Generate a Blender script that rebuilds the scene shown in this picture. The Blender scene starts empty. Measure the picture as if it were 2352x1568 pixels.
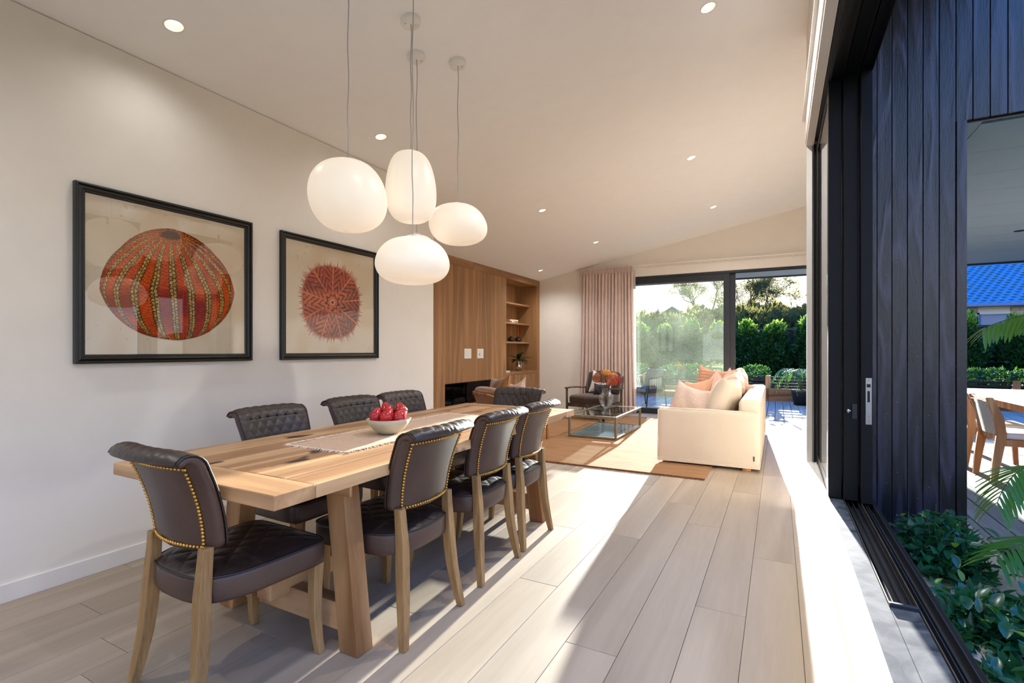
import bpy, bmesh, math, random
import numpy as np
from mathutils import Vector, Matrix, Euler
random.seed(7); np.random.seed(7)
sc = bpy.context.scene
R_ = math.radians
PI = math.pi

# ------------------------------------------------------------------ camera
cam_d = bpy.data.cameras.new('camera'); cam = bpy.data.objects.new('camera', cam_d)
sc.collection.objects.link(cam); sc.camera = cam
cam_d.sensor_width = 36.0
cam_d.lens = 36.0 * 1145.55 / 2352.0
cam_d.shift_y = 20.0 / 2352.0
cam_d.clip_start = 0.02; cam_d.clip_end = 600
cam.location = (0, 0, 1.23)
cam.rotation_euler = (R_(90), 0, R_(28.094))

# ------------------------------------------------------------------ sky, sun, exposure
SKY_STRENGTH = 2.2
SUN_STRENGTH = 18.5
w = bpy.data.worlds.new('sky'); sc.world = w; w.use_nodes = True
nt = w.node_tree; nt.nodes.clear()
wo = nt.nodes.new('ShaderNodeOutputWorld'); bg = nt.nodes.new('ShaderNodeBackground')
tc = nt.nodes.new('ShaderNodeTexCoord'); sep = nt.nodes.new('ShaderNodeSeparateXYZ')
cr = nt.nodes.new('ShaderNodeValToRGB')
nt.links.new(tc.outputs['Generated'], sep.inputs[0]); nt.links.new(sep.outputs['Z'], cr.inputs[0])
els = cr.color_ramp.elements
els[0].position = 0.0; els[0].color = (0.38, 0.39, 0.41, 1)
els[1].position = 1.0; els[1].color = (0.03, 0.18, 0.80, 1)
for p, c in ((0.10, (0.40, 0.405, 0.42)), (0.26, (0.32, 0.42, 0.62)), (0.5, (0.07, 0.28, 0.84))):
    e = els.new(p); e.color = (*c, 1)
nt.links.new(cr.outputs[0], bg.inputs[0]); bg.inputs[1].default_value = SKY_STRENGTH
nt.links.new(bg.outputs[0], wo.inputs[0])
sd = bpy.data.lights.new('sun', 'SUN'); so = bpy.data.objects.new('sun', sd); sc.collection.objects.link(so)
sd.energy = SUN_STRENGTH; sd.angle = R_(0.7); sd.color = (1.0, 0.985, 0.96)
SUNDIR = Vector((-0.076, 1.0, 0.172)).normalized()
so.rotation_euler = SUNDIR.to_track_quat('Z', 'Y').to_euler()
so.location = (-5, 60, 12)
sc.view_settings.view_transform = 'Standard'; sc.view_settings.look = 'None'
sc.view_settings.exposure = 0.80; sc.view_settings.gamma = 1.0
sc.view_settings.use_curve_mapping = False
cy = sc.cycles
cy.max_bounces = 9; cy.diffuse_bounces = 6; cy.glossy_bounces = 4; cy.transmission_bounces = 6
cy.transparent_max_bounces = 14; cy.sample_clamp_indirect = 6.0
cy.caustics_reflective = False; cy.caustics_refractive = False; cy.use_denoising = True
DOWNLIGHT_W = 56.0
PENDANT_E = 1.25

# ------------------------------------------------------------------ materials
def S(h):
    h = h.lstrip('#'); v = [int(h[i:i+2], 16) / 255 for i in (0, 2, 4)]
    return tuple(c / 12.92 if c <= 0.04045 else ((c + 0.055) / 1.055) ** 2.4 for c in v)
def new_mat(name):
    m = bpy.data.materials.new(name); m.use_nodes = True
    n = m.node_tree; b = n.nodes['Principled BSDF']
    return m, n, b
def N(n, t, **kw):
    x = n.nodes.new(t)
    for k, v in kw.items():
        setattr(x, k, v)
    return x
def objcoord(n, scale=(1, 1, 1), rand=True):
    t = N(n, 'ShaderNodeTexCoord'); mp = N(n, 'ShaderNodeMapping'); mp.inputs['Scale'].default_value = scale
    if rand:
        oi = N(n, 'ShaderNodeObjectInfo'); mul = N(n, 'ShaderNodeMath', operation='MULTIPLY'); mul.inputs[1].default_value = 37.0
        n.links.new(oi.outputs['Random'], mul.inputs[0])
        add = N(n, 'ShaderNodeVectorMath', operation='ADD')
        n.links.new(t.outputs['Object'], add.inputs[0]); n.links.new(mul.outputs[0], add.inputs[1])
        n.links.new(add.outputs[0], mp.inputs['Vector'])
    else:
        n.links.new(t.outputs['Object'], mp.inputs['Vector'])
    return mp.outputs[0]
def plain(name, col, rough=0.6, metal=0.0, var=0.06, vscale=6.0, bump=0.0, bscale=60.0, spec=0.5, sheen=0.0, coat=0.0):
    m, n, b = new_mat(name)
    if isinstance(col, str): col = S(col)
    b.inputs['Roughness'].default_value = rough; b.inputs['Metallic'].default_value = metal
    b.inputs['Specular IOR Level'].default_value = spec
    if sheen: b.inputs['Sheen Weight'].default_value = sheen
    if coat: b.inputs['Coat Weight'].default_value = coat; b.inputs['Coat Roughness'].default_value = 0.1
    v = objcoord(n)
    no = N(n, 'ShaderNodeTexNoise'); no.inputs['Scale'].default_value = vscale; no.inputs['Detail'].default_value = 4
    n.links.new(v, no.inputs['Vector'])
    r = N(n, 'ShaderNodeValToRGB'); e = r.color_ramp.elements
    e[0].position = 0.3; e[1].position = 0.7
    e[0].color = (*[max(0, c * (1 - var)) for c in col], 1); e[1].color = (*[min(1, c * (1 + var)) for c in col], 1)
    n.links.new(no.outputs['Fac'], r.inputs[0]); n.links.new(r.outputs[0], b.inputs['Base Color'])
    if bump:
        n2 = N(n, 'ShaderNodeTexNoise'); n2.inputs['Scale'].default_value = bscale; n2.inputs['Detail'].default_value = 3
        n.links.new(v, n2.inputs['Vector'])
        bp = N(n, 'ShaderNodeBump'); bp.inputs['Strength'].default_value = bump; bp.inputs['Distance'].default_value = 0.01
        n.links.new(n2.outputs['Fac'], bp.inputs['Height']); n.links.new(bp.outputs[0], b.inputs['Normal'])
    return m
def wood(name, c1, c2, axis='Y', scale=9.0, rough=0.5, bump=0.15, tone=0.16, dark=None, contrast=1.0, spec=0.4, rings=0.5, bd=0.004, along=0.07):
    """grain runs along axis; every object gets its own tone and offset"""
    m, n, b = new_mat(name)
    if isinstance(c1, str): c1 = S(c1)
    if isinstance(c2, str): c2 = S(c2)
    b.inputs['Roughness'].default_value = rough; b.inputs['Specular IOR Level'].default_value = spec
    s = [1.0, 1.0, 1.0]; s['XYZ'.index(axis)] = along
    v = objcoord(n, tuple(s))
    n1 = N(n, 'ShaderNodeTexNoise'); n1.inputs['Scale'].default_value = scale * 7; n1.inputs['Detail'].default_value = 5; n1.inputs['Roughness'].default_value = 0.6
    n.links.new(v, n1.inputs['Vector'])
    n2 = N(n, 'ShaderNodeTexNoise'); n2.inputs['Scale'].default_value = scale * 0.35; n2.inputs['Detail'].default_value = 1.5
    n.links.new(v, n2.inputs['Vector'])
    mu = N(n, 'ShaderNodeMath', operation='MULTIPLY'); mu.inputs[1].default_value = 34.0
    n.links.new(n2.outputs['Fac'], mu.inputs[0])
    si = N(n, 'ShaderNodeMath', operation='SINE'); n.links.new(mu.outputs[0], si.inputs[0])
    ab = N(n, 'ShaderNodeMath', operation='MULTIPLY_ADD'); ab.inputs[1].default_value = 0.5; ab.inputs[2].default_value = 0.5
    n.links.new(si.outputs[0], ab.inputs[0])
    pw = N(n, 'ShaderNodeMath', operation='POWER'); pw.inputs[1].default_value = 2.2; n.links.new(ab.outputs[0], pw.inputs[0])
    mx = N(n, 'ShaderNodeMix', data_type='FLOAT'); mx.inputs[0].default_value = rings
    n.links.new(n1.outputs['Fac'], mx.inputs[2]); n.links.new(pw.outputs[0], mx.inputs[3])
    r = N(n, 'ShaderNodeValToRGB'); e = r.color_ramp.elements
    e[0].position = 0.5 - 0.32 / contrast; e[1].position = 0.5 + 0.32 / contrast
    e[0].color = (*c1, 1); e[1].color = (*c2, 1)
    n.links.new(mx.outputs[0], r.inputs[0])
    oi = N(n, 'ShaderNodeObjectInfo'); mr = N(n, 'ShaderNodeMapRange'); mr.inputs[3].default_value = 1 - tone; mr.inputs[4].default_value = 1 + tone * 0.6
    n.links.new(oi.outputs['Random'], mr.inputs[0])
    hs = N(n, 'ShaderNodeHueSaturation'); n.links.new(r.outputs[0], hs.inputs['Color']); n.links.new(mr.outputs[0], hs.inputs['Value'])
    out = hs.outputs[0]
    if dark:
        v2 = objcoord(n, (1, 0.45, 1) if axis == 'Y' else (1, 1, 1))
        n3 = N(n, 'ShaderNodeTexNoise'); n3.inputs['Scale'].default_value = 9.0; n3.inputs['Detail'].default_value = 2
        n.links.new(v2, n3.inputs['Vector'])
        r3 = N(n, 'ShaderNodeValToRGB'); r3.color_ramp.elements[0].position = 0.655; r3.color_ramp.elements[1].position = 0.70
        n.links.new(n3.outputs['Fac'], r3.inputs[0])
        mc = N(n, 'ShaderNodeMix', data_type='RGBA'); n.links.new(r3.outputs[0], mc.inputs[0]); n.links.new(out, mc.inputs[6])
        mc.inputs[7].default_value = (*dark, 1); out = mc.outputs[2]
    n.links.new(out, b.inputs['Base Color'])
    bp = N(n, 'ShaderNodeBump'); bp.inputs['Strength'].default_value = bump; bp.inputs['Distance'].default_value = bd
    n.links.new(mx.outputs[0], bp.inputs['Height']); n.links.new(bp.outputs[0], b.inputs['Normal'])
    return m
def emit(name, col, st):
    m, n, b = new_mat(name)
    b.inputs['Base Color'].default_value = (0.8, 0.8, 0.8, 1)
    b.inputs['Emission Color'].default_value = (*col, 1); b.inputs['Emission Strength'].default_value = st
    return m
def thin_glass(name, tint=(0.985, 0.995, 0.99), refl=0.9, dirt=0.0, rough=0.0):
    m, n, b = new_mat(name); n.nodes.remove(b)
    out = n.nodes['Material Output']
    tr = N(n, 'ShaderNodeBsdfTransparent'); tr.inputs[0].default_value = (*tint, 1)
    gl = N(n, 'ShaderNodeBsdfGlossy'); gl.inputs['Roughness'].default_value = rough; gl.inputs[0].default_value = (refl, refl, refl, 1)
    ge = N(n, 'ShaderNodeNewGeometry'); dt = N(n, 'ShaderNodeVectorMath', operation='DOT_PRODUCT'); n.links.new(ge.outputs['Normal'], dt.inputs[0]); n.links.new(ge.outputs['Incoming'], dt.inputs[1])
    ab = N(n, 'ShaderNodeMath', operation='ABSOLUTE'); n.links.new(dt.outputs['Value'], ab.inputs[0])
    om = N(n, 'ShaderNodeMath', operation='SUBTRACT'); om.inputs[0].default_value = 1.0; n.links.new(ab.outputs[0], om.inputs[1])
    p5 = N(n, 'ShaderNodeMath', operation='POWER'); p5.inputs[1].default_value = 5.0; n.links.new(om.outputs[0], p5.inputs[0])
    fr = N(n, 'ShaderNodeMath', operation='MULTIPLY_ADD'); fr.inputs[1].default_value = 0.96; fr.inputs[2].default_value = 0.04; n.links.new(p5.outputs[0], fr.inputs[0])
    mx = N(n, 'ShaderNodeMixShader'); n.links.new(fr.outputs[0], mx.inputs[0]); n.links.new(tr.outputs[0], mx.inputs[1]); n.links.new(gl.outputs[0], mx.inputs[2])
    cur = mx.outputs[0]
    if dirt:
        tl = N(n, 'ShaderNodeBsdfTranslucent'); tl.inputs[0].default_value = (0.66, 0.78, 0.56, 1)
        v = objcoord(n, (1, 1, 1), False)
        n1 = N(n, 'ShaderNodeTexNoise'); n1.inputs['Scale'].default_value = 60; n1.inputs['Detail'].default_value = 6; n.links.new(v, n1.inputs['Vector'])
        n2 = N(n, 'ShaderNodeTexNoise'); n2.inputs['Scale'].default_value = 1.6; n2.inputs['Detail'].default_value = 3; n.links.new(v, n2.inputs['Vector'])
        ml = N(n, 'ShaderNodeMath', operation='MULTIPLY'); n.links.new(n1.outputs['Fac'], ml.inputs[0]); n.links.new(n2.outputs['Fac'], ml.inputs[1])
        mr = N(n, 'ShaderNodeMapRange'); mr.inputs[1].default_value = 0.12; mr.inputs[2].default_value = 0.42; mr.inputs[3].default_value = dirt * 0.35; mr.inputs[4].default_value = dirt * 1.6
        n.links.new(ml.outputs[0], mr.inputs[0])
        m2 = N(n, 'ShaderNodeMixShader'); n.links.new(mr.outputs[0], m2.inputs[0]); n.links.new(cur, m2.inputs[1]); n.links.new(tl.outputs[0], m2.inputs[2])
        cur = m2.outputs[0]
    n.links.new(cur, out.inputs[0])
    return m

M = {}
M['wall'] = plain('wall_paint', '#E6E0D8', 0.85, var=0.015, spec=0.2)
M['ceil'] = plain('ceiling_paint', '#F6F6F6', 0.9, var=0.01, spec=0.2)
M['trim'] = plain('white_trim_paint', '#E6E2DC', 0.55, var=0.02)
M['white'] = plain('white_plastic', '#ECEAE6', 0.4, var=0.01)
M['oakfloor'] = wood('pale_oak_floor', '#93836F', '#B5A592', 'Y', 5.0, 0.42, 0.12, 0.13, contrast=0.62, spec=0.45, rings=0.42)
M['oakunit'] = wood('brown_oak_veneer', '#86603D', '#B58A5E', 'Z', 9.0, 0.5, 0.15, 0.14, contrast=0.75, rings=0.4)
M['oakunit_y'] = wood('brown_oak_band', '#86603D', '#B58A5E', 'Y', 9.0, 0.5, 0.15, 0.08, contrast=0.75, rings=0.4)
M['table'] = wood('reclaimed_timber', '#8C5E38', '#D2AA7C', 'Y', 8.0, 0.42, 0.08, 0.10, dark=S('#2A1B10'), contrast=0.8, spec=.9)
M['table_x'] = wood('reclaimed_timber_cross', '#8C5E38', '#CCA274', 'X', 8.0, 0.42, 0.08, 0.08, contrast=0.8, spec=.9)
M['table_z'] = wood('reclaimed_timber_legs', '#80562F', '#B98E60', 'Z', 8.0, 0.6, 0.4, 0.10, contrast=0.9)
M['chairwood'] = wood('weathered_oak_legs', '#7A5C38', '#B8925F', 'Z', 22.0, 0.6, 0.35, 0.06, contrast=0.9, rings=0.25)
M['teak'] = wood('teak_outdoor', '#A06C40', '#D69F6C', 'Z', 12.0, 0.6, 0.2, 0.08)
M['leather'] = plain('dark_brown_leather', '#46322B', 0.38, var=0.22, vscale=5, bump=0.12, bscale=180, spec=0.55)
M['quilt'] = plain('quilted_black_brown_leather', '#2C221F', 0.40, var=0.15, vscale=6, bump=0.10, bscale=200, spec=0.55)
M['piping'] = plain('leather_piping', '#241B19', 0.45, var=0.1)
M['brass'] = plain('antique_brass', '#CFA04E', 0.3, 1.0, var=0.2, vscale=60)
M['steel'] = plain('brushed_steel', '#B8B8B6', 0.3, 1.0, var=0.05)
M['alu'] = plain('black_powder_coat', '#0D0E12', 0.42, var=0.08, spec=0.25)
M['alu_g'] = plain('charcoal_powder_coat', '#232830', 0.4, var=0.08, spec=0.5)
M['frameblk'] = plain('black_frame_lacquer', '#15130F', 0.35, var=0.2, vscale=20)
M['bronze'] = plain('bronze_metal', '#9A927F', 0.35, 0.85, var=0.15, vscale=12)
M['linen'] = plain('cream_linen', '#D6C7B3', 0.9, var=0.04, vscale=3, bump=0.25, bscale=350, spec=0.15, sheen=0.2)
M['pink'] = plain('pink_boucle', '#E2C8B8', 0.95, var=0.1, vscale=60, bump=0.9, bscale=140, spec=0.1)
M['peach'] = plain('peach_linen', '#D2A488', 0.95, var=0.06, bump=0.25, bscale=200, spec=0.1)
M['mauve'] = plain('dusty_pink_linen', '#D3B1A2', 0.95, var=0.06, bump=0.25, bscale=200, spec=0.1)
M['mustard'] = plain('mustard_velvet', '#8A5A20', 0.8, var=0.2, vscale=9, sheen=0.6, spec=0.2)
M['velvet'] = plain('brown_velvet', '#3B2B22', 0.85, var=0.2, vscale=7, sheen=0.5, spec=0.2)
M['greywood'] = wood('dark_weathered_frame', '#3A3128', '#6B5E4E', 'Z', 14.0, 0.6, 0.3, 0.05)
M['clad'] = wood('black_stained_cladding', '#07070D', '#3A3242', 'Z', 20.0, 0.30, 1.0, 0.25, spec=.8, rings=0.5, bd=.003, along=.12)
M['fascia'] = plain('painted_brown_fascia', '#3A2E2A', 0.5, var=0.08)
M['deck'] = wood('grey_deck_board', '#77736A', '#A39E92', 'Y', 10.0, 0.7, 0.3, 0.12, rings=0.3)
M['soffit'] = plain('soffit_board', '#A3B2BC', 0.7, var=0.02)
M['soil'] = plain('dark_soil', '#0D0B09', 0.95, var=0.4, vscale=30, bump=0.8, bscale=30)
M['grass'] = plain('rough_grass', '#3B4A22', 0.95, var=0.35, vscale=0.6)
M['fence'] = plain('black_stained_fence', '#171618', 0.7, var=0.2, vscale=5)
M['planter'] = wood('planter_timber', '#5A3C28', '#8D6442', 'X', 8.0, 0.7, 0.3, 0.1)
M['rooftile'] = plain('blue_grey_roof_tile', '#3A7390', 0.55, var=0.12, vscale=3, spec=0.25)
M['darkroof'] = plain('dark_slate_roof', '#1D222C', 0.6, var=0.2, vscale=2)
M['gutter'] = plain('blue_grey_gutter', '#5B7AA0', 0.4, var=0.03)
M['brick'] = plain('pale_brick', '#C9BFB4', 0.85, var=0.1, vscale=5, bump=0.3, bscale=40)
M['mortar'] = plain('mortar', '#A59D94', 0.9, var=0.05)
M['bark'] = plain('grey_bark', '#4A4034', 0.9, var=0.3, vscale=14, bump=0.5, bscale=30)
M['stem'] = plain('green_brown_stem', '#3C4A22', 0.7, var=0.2)
M['glass'] = thin_glass('clear_glass')
M['picglass'] = thin_glass('picture_glass', (0.97, 0.97, 0.97), 1.0)
M['dirty'] = thin_glass('salt_dusted_glass', (0.97, 0.985, 0.97), 0.8, dirt=0.026)
M['tableglass'] = thin_glass('green_tint_table_glass', (0.88, 0.95, 0.93), 1.0)
M['fireglass'] = thin_glass('smoked_fire_glass', (0.30, 0.34, 0.42), 0.8)
M['firebox'] = plain('black_firebox', '#0B0D12', 0.5, var=0.2)
M['bowl'] = wood('stoneware_bowl', '#B9B49C', '#D3CEB8', 'Z', 5.0, 0.45, 0.05, 0.0)
M['pear'] = plain('glossy_red_skin', '#B3131A', 0.22, var=0.25, vscale=18, spec=0.6, coat=0.3)
M['curtain'] = None
def two_side(name, col, trans=0.35, rough=0.6, gloss=0.12, var=0.25, vs=8.0, tcol=None):
    m, n, b = new_mat(name)
    if isinstance(col, str): col = S(col)
    b.inputs['Roughness'].default_value = rough; b.inputs['Specular IOR Level'].default_value = gloss * 4
    oi = N(n, 'ShaderNodeTexCoord'); no = N(n, 'ShaderNodeTexNoise'); no.inputs['Scale'].default_value = vs
    n.links.new(oi.outputs['Object'], no.inputs['Vector'])
    r = N(n, 'ShaderNodeValToRGB'); r.color_ramp.elements[0].position = 0.3; r.color_ramp.elements[1].position = 0.7
    r.color_ramp.elements[0].color = (*[c * (1 - var) for c in col], 1); r.color_ramp.elements[1].color = (*[min(1, c * (1 + var)) for c in col], 1)
    n.links.new(no.outputs['Fac'], r.inputs[0]); n.links.new(r.outputs[0], b.inputs['Base Color'])
    tl = N(n, 'ShaderNodeBsdfTranslucent'); mx = N(n, 'ShaderNodeMixShader'); mx.inputs[0].default_value = trans
    if tcol: tl.inputs[0].default_value = (*tcol, 1)
    else: n.links.new(r.outputs[0], tl.inputs[0])
    n.links.new(b.outputs[0], mx.inputs[1]); n.links.new(tl.outputs[0], mx.inputs[2])
    n.links.new(mx.outputs[0], n.nodes['Material Output'].inputs[0])
    return m
M['curtain'] = two_side('dusty_pink_curtain', '#DCC8C0', 0.15, 0.9, 0.02, 0.04)
M['sheer'] = two_side('white_sheer', '#F2EEEA', 0.6, 0.9, 0.02, 0.02)
M['leaf'] = two_side('glossy_garden_leaf', '#1F5A3C', 0.18, 0.28, 0.18, 0.35, 6.0, (0.10, 0.40, 0.04))
M['leafnew'] = two_side('young_garden_leaf', '#6F962C', 0.3, 0.35, 0.15, 0.25, 6.0, (0.38, 0.55, 0.05))
M['hedge'] = two_side('hedge_leaf', '#16391A', 0.30, 0.45, 0.12, 0.4, 0.8, (0.14, 0.30, 0.02))
M['treeleaf'] = two_side('autumn_tree_leaf', '#3E4320', 0.35, 0.6, 0.08, 0.4, 0.3, (0.26, 0.23, 0.05))
M['bush'] = two_side('olive_bush_leaf', '#2C3A1C', 0.3, 0.6, 0.08, 0.3, 0.2, (0.17, 0.21, 0.05))
M['lowleaf'] = two_side('low_shrub_leaf', '#255220', 0.2, 0.4, 0.12, 0.35, 5.0, (0.12, 0.28, 0.03))
M['palm'] = two_side('palm_leaflet', '#3C7A2A', 0.35, 0.4, 0.12, 0.2, 4.0, (0.42, 0.62, 0.05))
M['houseplant'] = two_side('dark_houseplant_leaf', '#12381C', 0.12, 0.3, 0.15, 0.2)
M['runner'] = plain('woven_jute_runner', '#C3A890', 0.95, var=0.14, vscale=120, bump=0.12, bscale=220, spec=0.1)
M['fringe'] = plain('cream_fringe', '#E2D6C2', 0.95, var=0.08, spec=0.1)

# ------------------------------------------------------------------ mesh builder
class MB:
    def __init__(s): s.v = []; s.f = []
    def add(s, vs, fs):
        o = len(s.v); s.v.extend([tuple(p) for p in vs]); s.f.extend([tuple(i + o for i in f) for f in fs]); return s
    def box(s, x0, x1, y0, y1, z0, z1, mat=None):
        vs = [(x, y, z) for z in (z0, z1) for y in (y0, y1) for x in (x0, x1)]
        if mat is not None: vs = [mat @ Vector(p) for p in vs]
        return s.add(vs, [(0, 2, 3, 1), (4, 5, 7, 6), (0, 1, 5, 4), (2, 6, 7, 3), (0, 4, 6, 2), (1, 3, 7, 5)])
    def prism(s, poly, a0, a1, axis='Y'):
        """poly: 2D points in the plane across axis, extruded from a0 to a1"""
        n = len(poly)
        def P(p, a): return {'Y': (p[0], a, p[1]), 'X': (a, p[0], p[1]), 'Z': (p[0], p[1], a)}[axis]
        vs = [P(p, a0) for p in poly] + [P(p, a1) for p in poly]
        fs = [tuple(range(n)), tuple(range(2 * n - 1, n - 1, -1))] + [(i, i + n, (i + 1) % n + n, (i + 1) % n) for i in range(n)]
        return s.add(vs, fs)
    def tube(s, path, r, n=8, cap=True, flat=1.0):
        path = [Vector(p) for p in path]; k = len(path)
        rs = r if isinstance(r, (list, tuple)) else [r] * k
        vs = []; up = Vector((0, 0, 1)); prev = None
        for i, p in enumerate(path):
            t = (path[min(i + 1, k - 1)] - path[max(i - 1, 0)]).normalized()
            a = t.cross(up) if prev is None else prev - t * prev.dot(t)
            if a.length < 1e-4: a = t.cross(Vector((1, 0, 0)))
            a.normalize(); prev = a; b = t.cross(a).normalized()
            for j in range(n):
                an = 2 * PI * j / n
                vs.append(p + a * math.cos(an) * rs[i] + b * math.sin(an) * rs[i] * flat)
        fs = [(i * n + j, i * n + (j + 1) % n, (i + 1) * n + (j + 1) % n, (i + 1) * n + j) for i in range(k - 1) for j in range(n)]
        if cap: fs += [tuple(range(n - 1, -1, -1)), tuple(range((k - 1) * n, k * n))]
        return s.add(vs, fs)
    def sweep(s, secs):
        """list of closed rings (lists of points, same length), capped"""
        n = len(secs[0]); k = len(secs); vs = [p for sct in secs for p in sct]
        fs = [(i * n + j, i * n + (j + 1) % n, (i + 1) * n + (j + 1) % n, (i + 1) * n + j) for i in range(k - 1) for j in range(n)]
        fs += [tuple(range(n - 1, -1, -1)), tuple(range((k - 1) * n, k * n))]
        return s.add(vs, fs)
    def lathe(s, prof, n=32, c=(0, 0, 0), sx=1, sy=1, cap=True):
        vs = []; k = len(prof)
        for r, z in prof:
            for j in range(n):
                a = 2 * PI * j / n; vs.append((c[0] + r * sx * math.cos(a), c[1] + r * sy * math.sin(a), c[2] + z))
        fs = [(i * n + j, i * n + (j + 1) % n, (i + 1) * n + (j + 1) % n, (i + 1) * n + j) for i in range(k - 1) for j in range(n)]
        if cap: fs += [tuple(range(n - 1, -1, -1)), tuple(range((k - 1) * n, k * n))]
        return s.add(vs, fs)
    def ball(s, c, r, n=8, m=6, sc=(1, 1, 1)):
        pr = [(max(1e-4, r * math.sin(PI * i / m)), -r * math.cos(PI * i / m)) for i in range(m + 1)]
        vs = []; o = MB().lathe(pr, n)
        for p in o.v: vs.append((c[0] + p[0] * sc[0], c[1] + p[1] * sc[1], c[2] + p[2] * sc[2]))
        return s.add(vs, o.f)
    def grid(s, fn, nu, nv, wrap=False):
        vs = [fn(i / nu, j / nv) for j in range(nv + 1) for i in range(nu + 1)]
        fs = [(j * (nu + 1) + i, j * (nu + 1) + i + 1, (j + 1) * (nu + 1) + i + 1, (j + 1) * (nu + 1) + i) for j in range(nv) for i in range(nu)]
        return s.add(vs, fs)
    def mesh(s, name, smooth=False):
        me = bpy.data.meshes.new(name); me.from_pydata(s.v, [], s.f); me.update()
        if smooth: me.polygons.foreach_set('use_smooth', [True] * len(me.polygons))
        return me
    def build(s, name, mat, parent=None, smooth=False, bevel=0.0, loc=None, kind=None, label=None, fix=True, segs=2):
        me = s.mesh(name, smooth)
        if fix:
            b = bmesh.new(); b.from_mesh(me); bmesh.ops.recalc_face_normals(b, faces=b.faces); b.to_mesh(me); b.free()
        return link(name, me, mat, parent, bevel, loc, kind, label, segs, smooth)
def link(name, me, mat, parent=None, bevel=0.0, loc=None, kind=None, label=None, segs=2, smooth=False):
    if mat is not None and not me.materials: me.materials.append(mat)
    o = bpy.data.objects.new(name, me); sc.collection.objects.link(o)
    if parent is not None: o.parent = parent
    if loc is not None: o.location = loc
    if bevel:
        b = o.modifiers.new('bevel', 'BEVEL'); b.width = bevel; b.segments = segs; b.limit_method = 'ANGLE'; b.angle_limit = R_(40)
    if kind: o['kind'] = kind
    if label: o['label'] = label
    return o
def tag(o, label, cat, group=None, kind=None):
    o['label'] = label; o['category'] = cat
    if group: o['group'] = group
    if kind: o['kind'] = kind
    return o
def thing(name, label, cat, loc=(0, 0, 0), rz=0.0, group=None):
    o = bpy.data.objects.new(name, None); sc.collection.objects.link(o)
    o.empty_display_size = 0.1; o.location = loc; o.rotation_euler = (0, 0, rz)
    return tag(o, label, cat, group)
def struct(o): o['kind'] = 'structure'; return o
def kids(o): return [c for c in sc.objects if c.parent == o]
def copy_tree(o, parent=None, chl=None):
    c = o.copy(); sc.collection.objects.link(c); c.parent = parent
    for ch in (o.children): copy_tree(ch, c)
    return c
def dup(o, loc, rz, label, group=None):
    c = copy_tree(o); c.location = loc; c.rotation_euler = (0, 0, rz); c['label'] = label
    if group: c['group'] = group
    return c
CEIL0, CSL = 2.957, 0.19
def ceil_z(x): return CEIL0 + CSL * (x + 3.33)
YB = 9.80     # inner face of the far wall
XU = -4.554   # face of the oak wall unit
XL = -3.33    # face of the dining wall
XR = 0.19     # face of the window wall
YE = 4.41     # where both dining walls end
YR = -3.2

# ------------------------------------------------------------------ floor
floor = struct(MB().box(-5.1, 1.1, YR, YB, -0.10, -0.012).build('floor', M['mortar']))
PW, PL = 0.2205, 2.2
pk = MB().box(-PW / 2 + .0008, PW / 2 - .0008, -PL / 2 + .001, PL / 2 - .001, -0.014, 0).mesh('plank'); pk.materials.append(M['oakfloor'])
joints = {0: 3.29, 1: 2.535, 2: 3.717, 3: 1.965, 4: 3.26, 5: 2.40, 11: 1.055, 12: 2.3, 10: 3.1}
rj = random.Random(3)
for k in range(-5, 24):
    xc = 0.089 - PW * k - PW / 2
    if xc < -5.0: continue
    j = joints.get(k, rj.uniform(0, PL))
    y = j - PL * math.ceil((j - YR) / PL)
    while y < YB:
        a, b = max(y, YR), min(y + PL, YB)
        lim = xc - PW / 2 > XR and b < YE
        if b - a > 0.03 and not lim:
            if b - a > PL - .01: o = link('plank', pk, None, floor, loc=(xc, (a + b) / 2, 0))
            else:
                o = MB().box(-PW / 2 + .0008, PW / 2 - .0008, -(b - a) / 2 + .001, (b - a) / 2 - .001, -0.014, 0).build('plank', M['oakfloor'], floor, loc=(xc, (a + b) / 2, 0))
            bv = o.modifiers.new('bevel', 'BEVEL'); bv.width = 0.0012; bv.segments = 1
        y += PL

# ------------------------------------------------------------------ walls and ceiling
wl = struct(MB().box(-5.2, XL, YR, YE, 0, 2.95).build('wall_left', M['wall']))
struct(MB().box(-5.2, -5.08, YE, YB, 0, 2.8).build('wall_living', M['wall']))
MB_ = MB()
T = 0.012
bb = MB().box(XL, XL + T, YR, YE + T, 0, 0.091).build('baseboard_left', M['trim'], bevel=0.002); struct(bb)
struct(MB().box(-5.0, XL + T, YE, YE + T, 0, 0.091).build('baseboard_return', M['trim'], bevel=0.002))
# far wall with the wide door opening
DX0, DX1, DH = -2.68, 0.92, 2.672
wf = MB()
wf.box(-5.2, DX0, YB, YB + .18, -.1, 2.6); wf.prism([(-5.2, 2.6), (-5.2, ceil_z(-5.2) + .03), (1.2, ceil_z(1.2) + .03), (1.2, DH), (DX0, DH), (DX0, 2.6)], YB, YB + .18)
wf.box(DX1, 1.2, YB, YB + .18, -.1, DH)
struct(wf.build('wall_far', M['wall']))
struct(MB().box(-4.55, DX0, YB - T, YB, 0, 0.091).build('baseboard_far', M['trim'], bevel=0.002))
struct(MB().box(1.0, 1.12, YE, YB, -.1, 4.0).build('wall_right_living', M['wall']))
# unseen rear wall; its wide unglazed opening is added to let sky light in
wr = MB(); wr.box(-5.2, -2.9, YR - .15, YR, 0, 2.9); wr.box(-.35, .45, YR - .15, YR, 0, 3.6)
wr.prism([(-2.9, 2.45), (-2.9, ceil_z(-2.9) + .03), (-.35, ceil_z(-.35) + .03), (-.35, 2.45)], YR - .15, YR)
struct(wr.build('wall_rear', M['wall']))
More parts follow.
